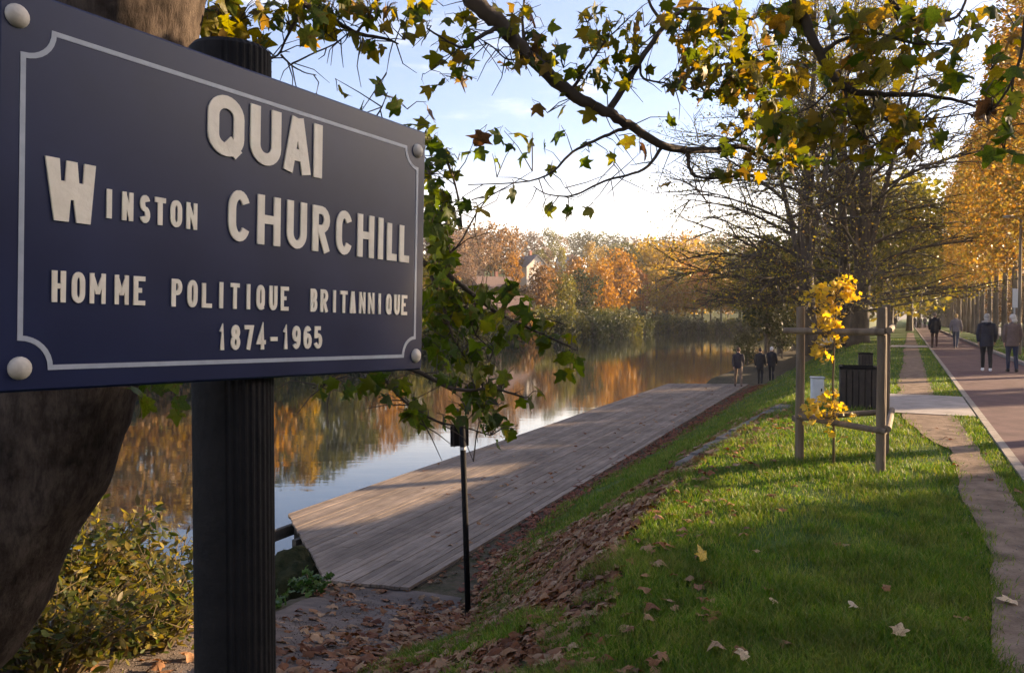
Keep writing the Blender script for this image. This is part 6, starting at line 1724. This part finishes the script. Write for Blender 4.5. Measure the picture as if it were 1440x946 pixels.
for (s, t, X, Y, kd, sz) in pts_:
    size = sz * random.uniform(0.6, 1.2); var = random.randrange(5)
    lift = {'lawn': 0.035, 'slope': 0.01 + random.uniform(0, 0.018), 'asphalt': 0.02, 'red': 0.015, 'deck': 0}[kd]
    z, Rm = leaf_frame(s, t, kd, lift)
    if tot_each[kd] < CAP[kd]:
        tot_each[kd] += 1
        o = link('fallen_leaf', leaf_mesh('dry', var, 'dead_leaf'))
        o.matrix_local = Matrix.Translation((X, Y, z)) @ Rm.to_4x4() @ Matrix.Scale(size, 4)
        tag(o, labs[kd][0], 'leaf', labs[kd][1])
    else:
        mk = 'red_mix' if kd == 'red' else 'dead_mix'
        V_, F_ = DRYV[var]
        sV[mk].append((V_ @ np.array(Rm).T) * size + np.array((X, Y, z))); sF[mk].append(F_ + sn[mk]); sn[mk] += len(V_)
for mk, lb_ in (('dead_mix', 'carpet of dry brown leaves on the bank slope'), ('red_mix', 'band of reddish dead leaves along the deck')):
    if sV[mk]: tag(link('leaf_litter', mesh_np('leaf_litter', np.concatenate(sV[mk]), np.concatenate(sF[mk]), M[mk], True)), lb_, 'leaf litter', kind='stuff')
def lone_leaf(px, py, size, mat, label, var=0, rx=0.5, rz=0.0, lift=0.05):
    p = G(px, py); z = hz_at(p.x, p.y) + lift
    o = link('fallen_leaf', leaf_mesh('dry' if mat != 'yellow_leaf' else 'live', var, mat)); o.matrix_local = Matrix.Translation((p.x, p.y, z)) @ Matrix.Rotation(rz, 4, 'Z') @ Matrix.Rotation(rx, 4, 'X') @ Matrix.Scale(size, 4)
    tag(o, label, 'leaf')
lone_leaf(990, 796, 0.105, 'yellow_leaf', 'bright yellow leaf standing on edge in the middle of the lawn', 1, 1.0, 0.5, 0.05)
lone_leaf(1264, 908, 0.07, 'pale_leaf', 'curled pale yellow leaf near the bottom right of the lawn', 0, 0.7, -0.6, 0.06)
lone_leaf(1206, 864, 0.055, 'pale_leaf', 'small cream leaf above the curled pale one on the lawn', 2, 0.4, 0.8, 0.05)
lone_leaf(1247, 842, 0.05, 'dead_leaf', 'little orange-brown leaf upright in the lawn', 3, 0.8, 0.2, 0.05)
lone_leaf(1428, 852, 0.10, 'pale_leaf', 'tan leaf lying on the dirt path at the right edge', 4, 0.15, 1.2, 0.03)
lone_leaf(1047, 940, 0.07, 'pale_leaf', 'pale leaf at the bottom edge of the lawn in the centre', 1, 0.5, 0.3, 0.05)
lone_leaf(1094, 856, 0.05, 'pale_leaf', 'whitish scrap of leaf in the middle of the lawn below the yellow one', 2, 0.4, 1.3, 0.05)
lone_leaf(1082, 836, 0.06, 'dead_leaf', 'russet leaf just above the whitish scrap on the lawn', 0, 0.4, 2.3, 0.04)
# pebbles on the dirt path
n = 900; s = rng.uniform(2.5, 14, n); t = rng.uniform(0.42, 0.95, n)
C = np.stack([s * US + t * UC, s * UC - t * US, height(s, t) + 0.018], -1)
octa = (np.array([(0.5, 0, 0), (-0.5, 0, 0), (0, 0.5, 0), (0, -0.5, 0), (0, 0, 0.35), (0, 0, -0.3)]), np.array([(0, 2, 4), (2, 1, 4), (1, 3, 4), (3, 0, 4), (2, 0, 5), (1, 2, 5), (3, 1, 5), (0, 3, 5)]))
tag(link('gravel', cloud('gravel', C, rng.uniform(0.005, 0.014, n), M['kerb'], octa)), 'small stones scattered on the worn dirt path', 'gravel', kind='stuff')
n = 2600; s = rng.uniform(3, 7.4, n); t = f_quay(s) - rng.uniform(0.1, 1.6, n)
C = np.stack([s * US + t * UC, s * UC - t * US, height(s, t) + 0.014], -1)
tag(link('gravel', cloud('gravel', C, rng.uniform(0.006, 0.018, n), M['asphalt'], octa)), 'grey grit on the asphalt landing before the deck', 'gravel', kind='stuff')
# ------------------------------------------------------------------ thin evening haze
hm = bpy.data.materials.new('haze'); hm.use_nodes = True
ht = hm.node_tree
for n in list(ht.nodes): ht.nodes.remove(n)
ho_ = ht.nodes.new("ShaderNodeOutputMaterial"); hv = ht.nodes.new("ShaderNodeVolumePrincipled")
hv.inputs['Color'].default_value = (0.95, 0.93, 0.92, 1); hv.inputs['Density'].default_value = 0.00022; hv.inputs['Anisotropy'].default_value = 0.35
ht.links.new(hv.outputs[0], ho_.inputs['Volume'])
hbx = MB(); hbx.box((0, 0, 37), (4400, 4400, 94)); hbo = hbx.build('haze', hm); tag(hbo, kind='stuff')
S.cycles.volume_bounces = 1
